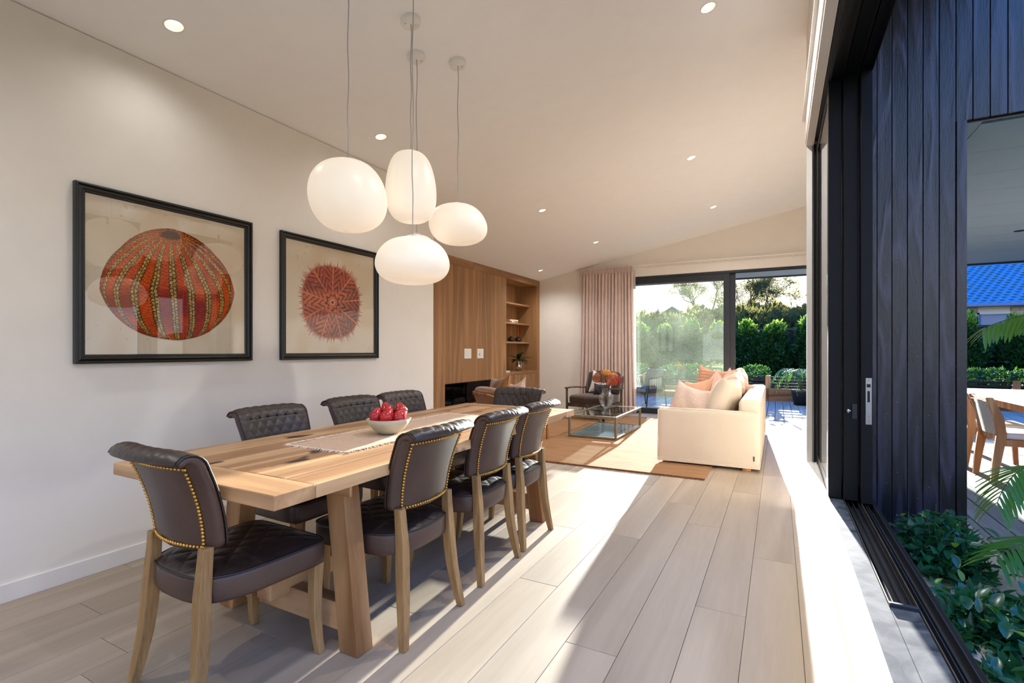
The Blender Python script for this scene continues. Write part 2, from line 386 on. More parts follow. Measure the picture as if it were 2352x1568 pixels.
# window wall: low wall, head wall, end post
SZ = 0.39; HZ = 2.77
wn = MB(); wn.box(XR, .455, YR, YE - .02, -.35, SZ - .06)
wn.prism([(XR, HZ + .06), (XR, ceil_z(XR) + .03), (.455, ceil_z(.455) + .03), (.455, HZ + .06)], YR, YE)
wn.box(XR, .455, YE - .012, YE, 0, HZ + .1)
struct(wn.build('wall_right', M['wall']))
struct(MB().box(.40, 1.06, 4.215, YE, -.35, 4.6).build('wall_return', M['wall']))
struct(MB().box(XR - T, XR, YR, YE, 0, 0.088).build('baseboard_right', M['trim'], bevel=0.002))
# ceiling with round holes for the downlights
cm = MB().prism([(-5.2, ceil_z(-5.2)), (1.2, ceil_z(1.2)), (1.2, ceil_z(1.2) + .16), (-5.2, ceil_z(-5.2) + .16)], YR - .15, YB + .18)
ceiling = struct(cm.build('ceiling', M['ceil']))
DL = [(-2.955, 1.557), (-2.954, 3.189), (-.411, 3.546), (-.873, 5.979), (-2.738, 5.98), (-.874, 8.192), (-2.738, 8.17), (-4.138, 8.957)]
SLA = math.atan(CSL)
cut = MB()
for x, y in DL: cut.lathe([(.046, -.1), (.046, .075)], 32, (x, y, ceil_z(x)))
co = cut.build('cutter', M['ceil'])
bo = ceiling.modifiers.new('holes', 'BOOLEAN'); bo.operation = 'DIFFERENCE'; bo.object = co; bo.solver = 'EXACT'
dg = bpy.context.evaluated_depsgraph_get()
nm = bpy.data.meshes.new_from_object(ceiling.evaluated_get(dg)); ceiling.modifiers.clear(); ceiling.data = nm; nm.name = 'ceiling'
bpy.data.objects.remove(co)
names = ['above the big urchin picture', 'between the big picture and the tall pendant', 'near the top right beside the window wall', 'above the sofa end nearest the dining area',
         'above the coffee table, fourth from the left wall', 'above the far half of the sofa', 'above the armchair in front of the curtain', 'tucked by the corner of the oak wall unit']
dl0 = None
for i, (x, y) in enumerate(DL):
    lab = 'small round white recessed downlight ' + names[i]
    if dl0 is None:
        t = thing('downlight', lab, 'downlight', (x, y, ceil_z(x)), 0, 'recessed ceiling downlights'); t.rotation_euler = (0, -SLA, 0)
        MB().lathe([(.0455, .002), (.052, .002), (.052, -.002), (.048, -.0035), (.0455, -.002)], 32, cap=False).build('trim_ring', M['white'], t, True)
        MB().lathe([(.0452, 0), (.043, .02), (.034, .045), (.022, .062)], 32, cap=False).build('reflector', M['white'], t, True)
        MB().lathe([(.0225, .060), (.0225, .066)], 24).build('lamp', emit('downlight_lamp', (1, .86, .66), 6.0), t)
        dl0 = t
    else:
        t = copy_tree(dl0); t.location = (x, y, ceil_z(x)); t['label'] = lab
    ld = bpy.data.lights.new('downlight_beam', 'SPOT'); ld.energy = DOWNLIGHT_W * (.11 if i < 2 else .7 if i in (4, 6, 7) else 1.6); ld.spot_size = R_(150); ld.spot_blend = 1.0; ld.shadow_soft_size = 0.04; ld.color = (1, .985, .965)
    lo = bpy.data.objects.new('downlight_beam', ld); sc.collection.objects.link(lo); lo.location = (x, y, ceil_z(x) - .012); lo.rotation_euler = (0, 0, 0)

for (x, y) in ((-.41, 1.56), (-.41, -.3), (-2.95, -.1), (-1.7, -1.8)):   # unseen downlights added as fill, above and behind the camera
    t = copy_tree(dl0); t.location = (x, y, ceil_z(x)); t['label'] = 'small round white recessed downlight added unseen as fill above and behind the viewpoint'
    ld = bpy.data.lights.new('downlight_beam', 'SPOT'); ld.energy = DOWNLIGHT_W * .9; ld.spot_size = R_(150); ld.spot_blend = 1.0; ld.shadow_soft_size = 0.04; ld.color = (1, .985, .965)
    lo = bpy.data.objects.new('downlight_beam', ld); sc.collection.objects.link(lo); lo.location = (x, y, ceil_z(x) - .012)

# ------------------------------------------------------------------ window in the right wall: sill, track, sashes
wnd = struct(MB().box(XR - .014, .258, YR, YE - .012, SZ - .06, SZ).build('window_1', M['trim'], bevel=0.003))
MB().box(.222, .226, YR, YE - .02, SZ, SZ + .003).build('sill_bead', M['trim'], wnd)
MB().box(.244, .250, YR, YE - .02, SZ, SZ + .004).build('sill_bead', M['trim'], wnd)
MB().box(XR, .225, YE - .035, YE - .012, SZ, HZ).build('jamb_liner', M['trim'], wnd)
MB().box(XR - .004, .235, YR, YE - .012, HZ, HZ + .03).build('head_liner', M['trim'], wnd)
MB().box(XR - .01, XR, YR, YE, HZ + .03, HZ + .25).build('pelmet_board', M['trim'], wnd)
MB().box(XR - .03, XR - .01, YR, YE, HZ + .20, HZ + .225).build('curtain_rail', M['white'], wnd)
# dusty metal sill plates
def dusty():
    m, n, b = new_mat('dusty_metal_sill'); v = objcoord(n, (1, 1, 1), False)
    b.inputs['Roughness'].default_value = 0.85; b.inputs['Specular IOR Level'].default_value = 0.15
    n1 = N(n, 'ShaderNodeTexNoise'); n1.inputs['Scale'].default_value = 9; n1.inputs['Detail'].default_value = 7; n1.inputs['Distortion'].default_value = 1.2; n.links.new(v, n1.inputs['Vector'])
    r = N(n, 'ShaderNodeValToRGB'); r.color_ramp.elements[0].position = .38; r.color_ramp.elements[1].position = .68
    r.color_ramp.elements[0].color = (*S('#2C3238'), 1); r.color_ramp.elements[1].color = (*S('#5E605E'), 1)
    n.links.new(n1.outputs['Fac'], r.inputs[0])
    n2 = N(n, 'ShaderNodeTexNoise'); n2.inputs['Scale'].default_value = 330; n.links.new(v, n2.inputs['Vector'])
    r2 = N(n, 'ShaderNodeValToRGB'); r2.color_ramp.elements[0].position = .70; r2.color_ramp.elements[1].position = .76
    n.links.new(n2.outputs['Fac'], r2.inputs[0])
    mc = N(n, 'ShaderNodeMix', data_type='RGBA'); n.links.new(r2.outputs[0], mc.inputs[0]); n.links.new(r.outputs[0], mc.inputs[6]); mc.inputs[7].default_value = (*S('#8C8A84'), 1)
    n.links.new(mc.outputs[2], b.inputs['Base Color'])
    return m
M['dusty'] = dusty()
YBAR = 2.03
MB().box(.2585, .322, YR, 4.3, SZ - .06, SZ - .002).build('sill_plate', M['dusty'], wnd, bevel=.001)
MB().box(.3235, .399, YR, YBAR, SZ - .06, SZ - .002).build('track_cover', M['dusty'], wnd, bevel=.001)
MB().box(.322, .401, YBAR - .004, YBAR + .012, SZ - .03, SZ + .012).build('track_stop', M['alu_g'], wnd, bevel=.003)
MB().box(.322, .455, YR, 4.3, SZ - .08, SZ - .035).build('track_base', M['alu_g'], wnd)
for x, a, b, h in ((.326, YBAR, 4.3, .0), (.342, YBAR, 4.3, -.012), (.366, YBAR, 4.3, -.010), (.390, YBAR, 4.3, -.004), (.404, YR, 4.3, .0), (.421, YR, 4.3, -.006), (.430, YR, 4.3, -.004), (.4535, YR, 4.3, .004)):
    MB().box(x - .0016, x + .0016, a, b, SZ - .04, SZ + h).build('track_rail', M['alu_g'] if h else M['bronze'], wnd)
MB().box(.4555, .475, YR, 4.2, SZ - .12, SZ - .004).build('outer_flashing', M['alu'], wnd, bevel=.002)
# head frame
hf = MB(); hf.box(.238, .455, YR, 4.3, HZ, HZ + .06)
for x in (.262, .318, .330, .388, .400, .45): hf.box(x - .002, x + .002, YR, 4.3, HZ - .022, HZ)
hf.build('head_track', M['alu'], wnd)
MB().box(.236, .250, YE - .05, YE - .012, SZ, HZ).build('side_jamb', M['alu'], wnd)
# three parked sliding sashes
def sash(x0, x1, y0, label):
    y1 = 4.33
    t = thing('sliding_sash', label, 'window sash', ((x0 + x1) / 2, y0, SZ), 0, 'parked sliding window sashes')
    hw = (x1 - x0) / 2; z1 = HZ - SZ - .004
    MB().box(-hw, hw, 0, .075, 0.003, z1).build('stile', M['alu'], t, bevel=.003)
    MB().box(-hw, hw, y1 - y0 - .06, y1 - y0, 0.003, z1).build('stile', M['alu'], t, bevel=.003)
    MB().box(-hw * .9, hw * .9, .075, y1 - y0 - .06, .003, .07).build('bottom_rail', M['alu'], t)
    MB().box(-hw * .9, hw * .9, .075, y1 - y0 - .06, z1 - .07, z1).build('top_rail', M['alu'], t)
    px_ = -hw + .006; MB().box(px_ - .003, px_ + .003, .075, y1 - y0 - .06, .07, z1 - .07).build('pane', M['glass'], t)
    return t
s1 = sash(.252, .316, 3.36, 'innermost black sliding window sash parked at the end of the sill')
s2 = sash(.322, .392, 3.34, 'middle black sliding window sash with small silver latch knob')
s3 = sash(.398, .452, 3.30, 'outermost black sliding window sash with steel lock plate on its edge')
# latch knob on the middle sash, lock plate on the outer one
kz = 1.23 - (943 - 804) / 1145.5 * (3.34 * .882 - .36 * .471) - SZ
MB().box(.004, .030, -.010, 0, kz - .045, kz + .04).build('latch_block', M['alu_g'], s2, bevel=.002)
MB().tube([(-.012, -.004, kz), (-.012, -.030, kz)], .010, 16).build('latch_knob', M['steel'], s2, True)
lz0 = 1.23 - (975 - 804) / 1145.5 * (3.30 * .882 - .44 * .471) - SZ; lz1 = 1.23 - (868 - 804) / 1145.5 * (3.30 * .882 - .44 * .471) - SZ
lp = MB().box(-.006, .022, -.003, 0, lz0, lz1).build('lock_plate', M['steel'], s3, bevel=.001)
L_ = lz1 - lz0
MB().box(.002, .013, -.004, -.0028, lz0 + .48 * L_, lz0 + .72 * L_).build('lock_slot', M['firebox'], lp)
MB().box(-.001, .016, -.004, -.0028, lz0 + .80 * L_, lz0 + .87 * L_).build('latch_slot', M['firebox'], lp)
for q in (.04, .09, .17, .95): MB().tube([(.008, -.003, lz0 + q * L_), (.008, -.0045, lz0 + q * L_)], .0035, 10).build('screw', M['bronze'], lp)

# ------------------------------------------------------------------ cladding
clad = struct(MB().box(.50, 5.4, 4.20, 4.215, 2.69, 4.6).build('cladding', M['alu']))
def board(x0, x1, z0, z1): 
    MB().box(x0 + .002, x1 - .002, 4.178, 4.2, z0, z1).build('board', M['clad'], clad, bevel=.002)
seams = [.455, .513, .595, .677, .760, .842, .925, 1.009]
for a, b in zip(seams[:-1], seams[1:]): board(a, b, -.06, 4.6)
MB().box(1.011, 1.062, 4.170, 4.2, -.06, 2.70).build('corner_board', M['clad'], clad, bevel=.002)
x = 1.009; board(x, 1.092, 2.70, 4.6); x = 1.092
while x < 5.3: board(x, x + .0825, 2.70, 4.6); x += .0825
nl = MB()
for i, (a, b) in enumerate(zip(seams[1:-1], seams[2:])):
    for z in np.arange(.25 + (i % 3) * .08, 4.4, .47): nl.ball(((a + b) / 2 + .012 * ((i % 2) * 2 - 1), 4.178, z), .0022, 6, 4)
for k in range(24):
    for z in np.arange(2.78, 4.4, .47): nl.ball((1.133 + .0825 * k, 4.178, z), .0022, 6, 4)
nl.build('nail', M['steel'], clad, True, kind='stuff')
MB().box(.455, 5.4, 4.19, 4.30, -.35, -.065).build('wall_foot', M['alu'], clad)

# ------------------------------------------------------------------ roof soffit outside, deck, ground
sof = struct(MB().prism([(-6.5, 0), (8.5, 0), (8.5, .12), (-6.5, .12)], YB + .18, 11.15).build('soffit', M['soffit'])); sof.location = (0, 0, 2.70)
s2o = MB(); s2o.box(1.165, 8.5, 4.24, YB + .18, 2.712, 2.82); s2o.box(1.062, 1.16, 4.215, YB + .18, 2.70, 2.82); s2o.box(1.165, 8.5, 4.215, 4.235, 2.70, 2.82)
s2o.v = [(a, b, c - 2.70) for a, b, c in s2o.v]
s2o.build('soffit_panel', M['soffit'], sof)
y = 4.30
while y < YB + .1:
    y2 = min(y + .6, YB + .17); MB().box(1.165, 8.5, y + .002, y2 - .002, -.001, .01).build('soffit_panel', M['soffit'], sof); y = y2
MB().box(-6.6, 8.6, 11.15, 11.20, -.03, .16).build('fascia_board', M['alu_g'], sof)
for (x, y) in ((1.9, 7.6), (3.4, 7.6), (3.4, 5.6), (1.9, 10.5)):
    pass
sl = thing('outdoor_downlight', 'small dark round downlight set in the grey patio soffit', 'downlight', (2.62, 8.35, 2.70))
MB().lathe([(.055, -.006), (.055, .0), (.03, .0), (.03, -.004)], 24).build('trim_ring', M['alu_g'], sl, True)
MB().lathe([(.03, -.003), (.001, -.002)], 24).build('lamp_lens', M['steel'], sl, True)
# the roof above the soffit / house
deck = struct(MB().box(-6.5, 8.6, YB + .02, 13.72, -.12, -.035).build('deck', M['firebox']))
MB().box(1.09, 8.6, 4.36, YB + .02, -.12, -.035).build('deck_frame', M['firebox'], deck)
dk = {}
def deckboard(x, y0, y1):
    k = round(y1 - y0, 3)
    if k not in dk:
        me = MB().box(-.0680, .0680, -(y1 - y0) / 2, (y1 - y0) / 2, -.024, 0).mesh('deck_board'); me.materials.append(M['deck']); dk[k] = me
    link('deck_board', dk[k], None, deck, bevel=.003, loc=(x, (y0 + y1) / 2, -.008), segs=1)
for i in range(-42, 59):
    x = .02 + .1455 * i
    if x < -6.2: continue
    if x > 1.16:
        deckboard(x, 4.36, 7.99); deckboard(x, 8.0, 11.2); deckboard(x, 11.21, 13.72)
    else:
        deckboard(x, YB + .185, 13.72)
MB().box(1.07, 8.6, 4.33, 4.358, -.30, -.04).build('deck_fascia', M['fascia'], deck, bevel=.003)
MB().box(1.07, 8.6, 4.318, 4.36, -.04, -.006).build('edge_board', M['deck'], deck, bevel=.004)
ground = struct(MB().box(-160, 160, -60, 56, -.55, -.40).build('ground', M['grass']))
struct(MB().box(.46, 5.2, -3.5, 4.33, -.40, -.22).build('garden_bed', M['soil']))

# ------------------------------------------------------------------ dining table
TX0, TX1, TY0, TY1, TZ = -2.445, -1.425, 1.05, 3.72, 0.762
tb = thing('dining_table', 'long reclaimed timber dining table with trestle legs in the sunlight', 'table', ((TX0 + TX1) / 2, (TY0 + TY1) / 2, 0))
tw, tl = (TX1 - TX0) / 2, (TY1 - TY0) / 2
bb_w = .165
for sgn in (-1, 1):
    y0 = sgn * tl; y1 = sgn * (tl - bb_w)
    o = MB().box(-tw, tw, min(y0, y1) - (0), max(y0, y1) - .0008, TZ - .05, TZ).build('end_board', M['table_x'], tb, bevel=.004)
nb = [0, .185, .36, .515, .69, .86, 1.02]
for a, b in zip(nb[:-1], nb[1:]):
    xa, xb = -tw + a, -tw + b
    MB().box(-(xb - xa) / 2 + .0009, (xb - xa) / 2 - .0009, -tl + bb_w + .0008, tl - bb_w - .0008, TZ - .05, TZ - .0006 * ((int(a * 100)) % 3)).build('tabletop_plank', M['table'], tb, bevel=.003, loc=((xa + xb) / 2, 0, 0))
LY = (1.462 + .045 - 2.385, 3.231 + .045 - 2.385)
for yy in LY:
    for sgn in (-1, 1):
        xf, xt = .405 * sgn, .32 * sgn; hw, hd = .052, .043
        m_ = MB(); z1 = TZ - .05
        m_.sweep([[(xf - hw, yy - hd, 0), (xf + hw, yy - hd, 0), (xf + hw, yy + hd, 0), (xf - hw, yy + hd, 0)],
                  [(xt - hw, yy - hd, z1), (xt + hw, yy - hd, z1), (xt + hw, yy + hd, z1), (xt - hw, yy + hd, z1)]])
        m_.build('leg', M['table_z'], tb, bevel=.004)
    MB().box(-.352, .352, yy - .035, yy + .035, .078, .19).build('cross_beam', M['table_x'], tb, bevel=.004)
    MB().box(-.43, .43, yy - .058, yy - .044, TZ - .12, TZ - .051).build('top_beam', M['table_x'], tb, bevel=.004)
MB().box(-.045, .045, LY[0] - .13, LY[1] + .13, .165, .245).build('stretcher', M['table'], tb, bevel=.004)

# ------------------------------------------------------------------ dining chair
def sgp(v, p): return math.copysign(abs(v) ** p, v)
def seat_w(b):   # half width at b in [-1 back, 1 front]
    base = .225 + .02 * (b + 1) / 2
    e = 9 if b > 0 else 3.2
    return base * max(0.0, 1 - abs(b) ** e) ** (1 / e)
def seat_y(b): return -.015 + .245 * b
def puffs(u, v, du, dv):
    a = (u / du + v / dv); c = (u / du - v / dv)
    return 1 - abs(2 * (a - math.floor(a)) - 1) ** 4 * 1.0 if False else min(abs(math.sin(PI * a)), abs(math.sin(PI * c))) ** .45
def back_path(v):  # side profile of the back: (y, z, thickness) v in 0..1 then roll
    if v < .74:
        t = v / .74; y = -.232 - .012 * t - .058 * t * t; z = .548 + .292 * t; return y, z, .052 - .006 * t
    t = (v - .74) / .26; a = t * R_(150)
    r = .036; y0, z0 = -.302, .843
    lean = R_(12)
    yy = -r + r * math.cos(a); zz = r * math.sin(a)
    y = y0 + yy * math.cos(lean) - zz * math.sin(lean) * .9; z = z0 + zz * math.cos(lean) + yy * math.sin(lean) * -.0
    return y, z, .046 - .010 * t
def back_frame(v):
    e = 1e-3; y0, z0, t = back_path(max(0, v - e)); y1, z1, _ = back_path(min(1, v + e))
    d = Vector((0, y1 - y0, z1 - z0)).normalized(); nrm = Vector((0, d.z, -d.y))  # towards the front
    y, z, t = back_path(v)
    return Vector((0, y, z)), nrm, t
def back_hw(v):
    w_ = .196 + .030 * min(1, v / .75)
    if v < .06: w_ -= .018 * (1 - v / .06) ** 2
    return w_
def back_pt(u, v, off):     # u -1..1, off along the normal
    c, nrm, t = back_frame(v); h = back_hw(v)
    bend = .045 * u * u * (1 - .25 * v)
    return c + Vector((u * h, 0, 0)) + nrm * off + Vector((0, bend, 0))
def make_chair(lab):
    t = thing('dining_chair', lab, 'chair', group='quilted leather dining chairs around the table')
    # back shell
    secs = []; NV = 30
    for j in range(NV + 1):
        v = j / NV; _, _, th = back_frame(v); ring = []
        nn = 36
        for i in range(nn):
            a = 2 * PI * i / nn; cu = sgp(math.cos(a), .35); cv = sgp(math.sin(a), .6)
            ring.append(tuple(back_pt(cu, v, cv * th / 2)))
        secs.append(ring)
    MB().sweep(secs).build('backrest', M['leather'], t, True)
    def qf(i, j):
        u = -1 + 2 * i; v = .03 + .965 * j
        _, _, th = back_frame(v); h = back_hw(v)
        edge = (1 - abs(u) ** 6) * (1 - abs(2 * j - 1) ** 12)
        p = puffs(u * h, v * .42, .062, .084)
        return tuple(back_pt(u * .955, v, th / 2 - .003 + edge * (.008 + .0055 * p)))
    MB().grid(qf, 64, 72).build('quilted_back', M['quilt'], t, True)
    for s in (-1, 1):
        MB().tube([tuple(back_pt(.985 * s, v, back_frame(v)[2] / 2 * .72)) for v in np.linspace(.01, 1, 28)], .0042, 6).build('piping', M['piping'], t, True)
    # nail heads
    nh = MB(); pts = []
    for s in (-1, 1):
        for v in np.linspace(.035, .76, 22): pts.append((s * .80, v))
    for u in np.linspace(-.77, .77, 22): pts.append((u, .76)); pts.append((u, .035))
    for u, v in pts:
        _, _, th = back_frame(v); p = back_pt(u, v, -th / 2 - .0005); nh.ball(p, .0064, 8, 5)
    nh.build('nailhead_trim', M['brass'], t, True, kind='stuff')
    # seat box
    bs = [-math.cos(PI * i / 26) for i in range(27)]
    out = [(seat_w(b), seat_y(b)) for b in bs] + [(-seat_w(b), seat_y(b)) for b in reversed(bs[1:-1])]
    def ring(z, sc_): return [(x * sc_, -.015 + (y + .015) * sc_, z) for x, y in out]
    MB().sweep([ring(.362, .93), ring(.366, .975), ring(.378, .995), ring(.40, 1.0), ring(.440, 1.0), ring(.455, .99), ring(.458, .94)]).build('seat', M['leather'], t, True)
    MB().tube(ring(.4555, .995) + [ring(.4555, .995)[0]], .004, 6, False).build('piping', M['piping'], t, True)
    def sf(i, j):
        a = -1 + 2 * i; b = -math.cos(PI * j); x = a * seat_w(b) * .985; y = -.015 + (seat_y(b) + .015) * .985
        dome = (1 - abs(a) ** 5) * (1 - abs(b) ** 6)
        return (x, y, .456 + dome * (.022 + .007 * puffs(x, y, .105, .105)))
    MB().grid(sf, 72, 72).build('quilted_cushion', M['quilt'], t, True)
    # legs
    for s in (-1, 1):
        secs = []
        for z, x, y, hw in ((.562, .168, -.228, .018), (.50, .166, -.232, .019), (.40, .166, -.240, .0215), (.30, .170, -.245, .022), (.20, .178, -.254, .021), (.10, .192, -.268, .0185), (0, .209, -.284, .0155)):
            x *= s; secs.append([(x - hw, y - hw, z), (x + hw, y - hw, z), (x + hw, y + hw, z), (x - hw, y + hw, z)])
        MB().sweep(secs).build('leg', M['chairwood'], t, bevel=.003)
    for s in (-1, 1):
        secs = []
        for z, x, y, hw in ((.365, .205, .188, .022), (.26, .204, .184, .0205), (.15, .206, .183, .0185), (.06, .212, .189, .0165), (0, .219, .196, .0155)):
            x *= s; secs.append([(x - hw, y - hw, z), (x + hw, y - hw, z), (x + hw, y + hw, z), (x - hw, y + hw, z)])
        MB().sweep(secs).build('leg', M['chairwood'], t, bevel=.003)
    return t
G = 'quilted leather dining chairs around the table'
ch = make_chair('dark leather dining chair at the near head of the table, its studded back to us')
ch.location = (-1.872, 1.235, 0); ch.rotation_euler = (0, 0, R_(-1.5))
for (x, y, r, lab) in (
    (-1.635, 1.800, 90, 'dark leather dining chair nearest on the window side of the table'),
    (-1.650, 2.425, 90, 'dark leather dining chair in the middle on the window side of the table'),
    (-1.660, 2.935, 90, 'dark leather dining chair farthest on the window side of the table'),
    (-2.325, 1.905, -90, 'leather dining chair nearest on the picture wall side, diamond quilting facing us'),
    (-2.345, 2.560, -90, 'leather dining chair in the middle on the picture wall side, left of the fruit'),
    (-2.335, 3.060, -90, 'dark leather dining chair farthest on the picture wall side, behind the fruit bowl'),
    (-1.985, 3.560, 180, 'dark leather dining chair at the far head of the table, quilted front towards us')):
    dup(ch, (x, y, 0), R_(r), lab, G)

# ------------------------------------------------------------------ runner, bowl, fruit
rn = thing('table_runner', 'pale woven runner with cream fringe lying along the dining table', 'table runner', (-1.935, 2.33, TZ))
RW, RL = .2, .68
def rf(i, j):
    x = -RW + 2 * RW * i; y = -RL + 2 * RL * j
    return (x + .006 * math.sin(y * 9), y, .0025 + .0012 * math.sin(y * 31 + x * 9))
MB().grid(rf, 20, 90).build('cloth', M['runner'], rn, True)
fr = MB(); rr = random.Random(5)
def strand(p, d):
    q = Vector(p) + Vector(d) * rr.uniform(.016, .032) + Vector((rr.uniform(-.006, .006), rr.uniform(-.006, .006), 0))
    mid = (Vector(p) + q) / 2 + Vector((rr.uniform(-.003, .003), rr.uniform(-.003, .003), .003)); q.z = .0015
    fr.tube([p, tuple(mid), tuple(q)], [.0016, .0014, .0008], 4)
for k in range(230):
    y = -RL + 2 * RL * k / 229
    strand((-RW, y, .003), (-1, rr.uniform(-.5, .5), 0)); strand((RW, y, .003), (1, rr.uniform(-.5, .5), 0))
for k in range(70):
    x = -RW + 2 * RW * k / 69
    strand((x, -RL, .003), (rr.uniform(-.5, .5), -1, 0)); strand((x, RL, .003), (rr.uniform(-.5, .5), 1, 0))
fr.build('fringe', M['fringe'], rn, kind='stuff')
bx, by = -1.92, 2.135; BZ = TZ + .004
bw = MB(); bp_ = [(.0005, 0.002), (.045, .002), (.047, 0), (.052, .002), (.085, .025), (.108, .055), (.122, .083), (.119, .084), (.104, .058), (.080, .030), (.05, .012), (.0005, .010)]
bowl = bw.lathe(bp_, 48, cap=False).build('bowl', M['bowl'], None, True, loc=(bx, by, BZ)); tag(bowl, 'pale green glazed bowl full of red pears on the table runner', 'bowl')
def pear_mb():
    pr = [(.0005, -.036), (.012, -.037), (.024, -.031), (.035, -.015), (.0375, .0), (.034, .016), (.026, .029), (.018, .040), (.013, .048), (.008, .052), (.0005, .0525)]
    return MB().lathe(pr, 20, cap=False)
pm = pear_mb().mesh('pear', True); pm.materials.append(M['pear'])
stm = MB().tube([(0, 0, .050), (.003, 0, .062), (.010, .002, .072)], [.002, .0018, .0024], 6).mesh('stem', True); stm.materials.append(M['bark'])
cr_ = Vector((math.cos(R_(28.1)), math.sin(R_(28.1)), 0)); cf = Vector((-math.sin(R_(28.1)), math.cos(R_(28.1)), 0))
PE = [(-.068, -.012, .094, .1, -.25, 'leftmost red pear in the bowl, stem sticking up to the left'), (.002, -.052, .098, -.5, .2, 'front centre red pear resting on the bowl rim'),
      (.064, -.030, .092, .9, .3, 'front right red pear lying on its side in the bowl'), (-.012, .020, .122, .35, -.25, 'topmost red pear at the back centre of the bowl'),
      (.058, .042, .118, -.3, .3, 'back right red pear high in the bowl'), (-.02, .06, .06, 0, 0, 'red pear mostly hidden at the far side of the bowl')]
for a, f_, z, t1, t2, lab in PE:
    p = Vector((bx, by, BZ)) + cr_ * a + cf * f_; p.z = BZ + z
    o = link('red_pear', pm, None, loc=p); o.rotation_euler = (t1, t2, a * 40); tag(o, lab, 'pear', 'red pears in the bowl'); link('stem', stm, None, o)

# ------------------------------------------------------------------ pendants
def milk(name, col, st, low):
    m, n, b = new_mat(name); b.inputs['Base Color'].default_value = (.74, .72, .69, 1); b.inputs['Roughness'].default_value = .35
    b.inputs['Emission Color'].default_value = (*col, 1); b.inputs['Emission Strength'].default_value = st
    return m
M['milk'] = milk('frosted_opal_glass', (1.0, .80, .58), .27, 0)
def pend(loc_top, dims, shape, lab, rz=0.0, cap=False):
    """dims: width, height of the shade; shape selects the profile"""
    x, y, zt = loc_top; W, Hh = dims; zc = ceil_z(x)
    t = thing('pendant_lamp', lab, 'pendant light', (x, y, zt), rz, 'opal glass pendants over the table')
    cn = MB().lathe([(.0005, .03), (.058, .03), (.060, .028), (.060, 0.004), (.057, 0), (.0005, 0)], 32, cap=False).build('ceiling_rose', M['white'], t, True)
    cn.location = (0, 0, zc - zt - .026); cn.rotation_euler = (0, -SLA, -rz)
    for an in (.6, 3.5): MB().ball((.034 * math.cos(an), .034 * math.sin(an), zc - zt - .030), .007, 10, 6).build('screw', M['white'], t, True)
    zz = zc - zt - .03; pth = [(.004 * math.sin(k * 1.3) * (0 < k < 11), .003 * math.cos(k * 1.7) * (0 < k < 11), zz * (1 - k / 12)) for k in range(13)]
    MB().tube(pth, .0028, 8).build('cord', plainc, t, True)
    MB().lathe([(.0005, .014), (.02, .014), (.026, .004), (.03, -.004), (.0005, -.004)], 24, cap=False).build('shade_cap', M['white'], t, True)
    nseg, nr = 28, 48; vs = []; prof = []
    for i in range(nseg + 1):
        a = PI * i / nseg; prof.append((math.sin(a), math.cos(a)))
    mb = MB(); rings = []
    for s_, c_ in prof:
        zn = (1 - c_) / 2  # 0 top .. 1 bottom
        ring = []
        for j in range(nr):
            th = 2 * PI * j / nr; ex, rr_ = shape(s_, c_, th)
            ring.append((math.cos(th) * rr_ * W / 2 + ex * W, math.sin(th) * rr_ * W / 2, -Hh * zn if not callable(None) else 0))
        rings.append(ring)
    mb.sweep(rings)
    mb.build('shade', M['milk'], t, True)
    return t
plainc = plain('grey_cord', '#B4B2AE', .6)
camyaw = R_(28.1)
def sup(s, c, p, q): # superellipse radius, with wider body lower when q>0
    zn = -c
    return (abs(s) ** p) * (1 + q * zn * (1 - 0.3 * zn * zn))
def shp1(s, c, th): return (.04 * (-c) * abs(s) - .0, sup(s, c, .72, .03))
def shp2(s, c, th): return (.015 * (-c), sup(s, c, .55, .10) * .93)
def shp3(s, c, th): return (.05 * (-c) * abs(s), sup(s, c, .70, .06))
def shp4(s, c, th): return (0, sup(s, c, .70, .10) * .97)
pend((-2.050, 1.960, 2.249), (.410, .376), shp1, 'large rounded opal glass pendant, leftmost of the cluster', camyaw)
pend((-1.950, 2.362, 2.419), (.322, .420), shp2, 'tall narrow opal glass pendant in the middle of the cluster', camyaw)
pend((-1.950, 2.861, 2.232), (.400, .272), shp3, 'flattened opal glass pendant, rightmost of the cluster', camyaw)
pend((-1.750, 2.134, 1.838), (.408, .250), shp4, 'lowest dome shaped opal glass pendant at the front of the cluster', camyaw)
pend((-2.118, 2.623, 1.992), (.30, .26), shp4, 'small opal glass pendant almost hidden behind the lowest dome', camyaw)

# ------------------------------------------------------------------ framed prints
def s2l(a): return np.where(a <= .04045, a / 12.92, ((a + .055) / 1.055) ** 2.4)
rng = np.random.default_rng(4)
def vnoise(u, v, f, seed=0):
    g = np.random.default_rng(seed).random((f + 3, f + 3)); x = u * f; y = v * f
    xi = np.clip(x.astype(int), 0, f); yi = np.clip(y.astype(int), 0, f); xf = x - xi; yf = y - yi
    xf = xf * xf * (3 - 2 * xf); yf = yf * yf * (3 - 2 * yf)
    return (g[yi, xi] * (1 - xf) + g[yi, xi + 1] * xf) * (1 - yf) + (g[yi + 1, xi] * (1 - xf) + g[yi + 1, xi + 1] * xf) * yf
def mixc(a, b, t): t = t[..., None]; return a * (1 - t) + b * t
def C3(*c): return np.array(c, float) / 255.
def paper(u, v):
    n1 = vnoise(u, v, 6, 1); n2 = vnoise(u, v, 60, 2); n3 = vnoise(u, v, 18, 3)
    col = mixc(C3(226, 211, 186) + 0 * u[..., None], C3(214, 190, 156), np.clip((n1 - .5) * 1.6 + (v > .6) * .2, 0, 1))
    st = np.clip((n2 - .86) * 6, 0, 1) * np.clip((n3 - .5) * 3, 0, 1)
    return mixc(col, C3(168, 120, 84), st * .6)
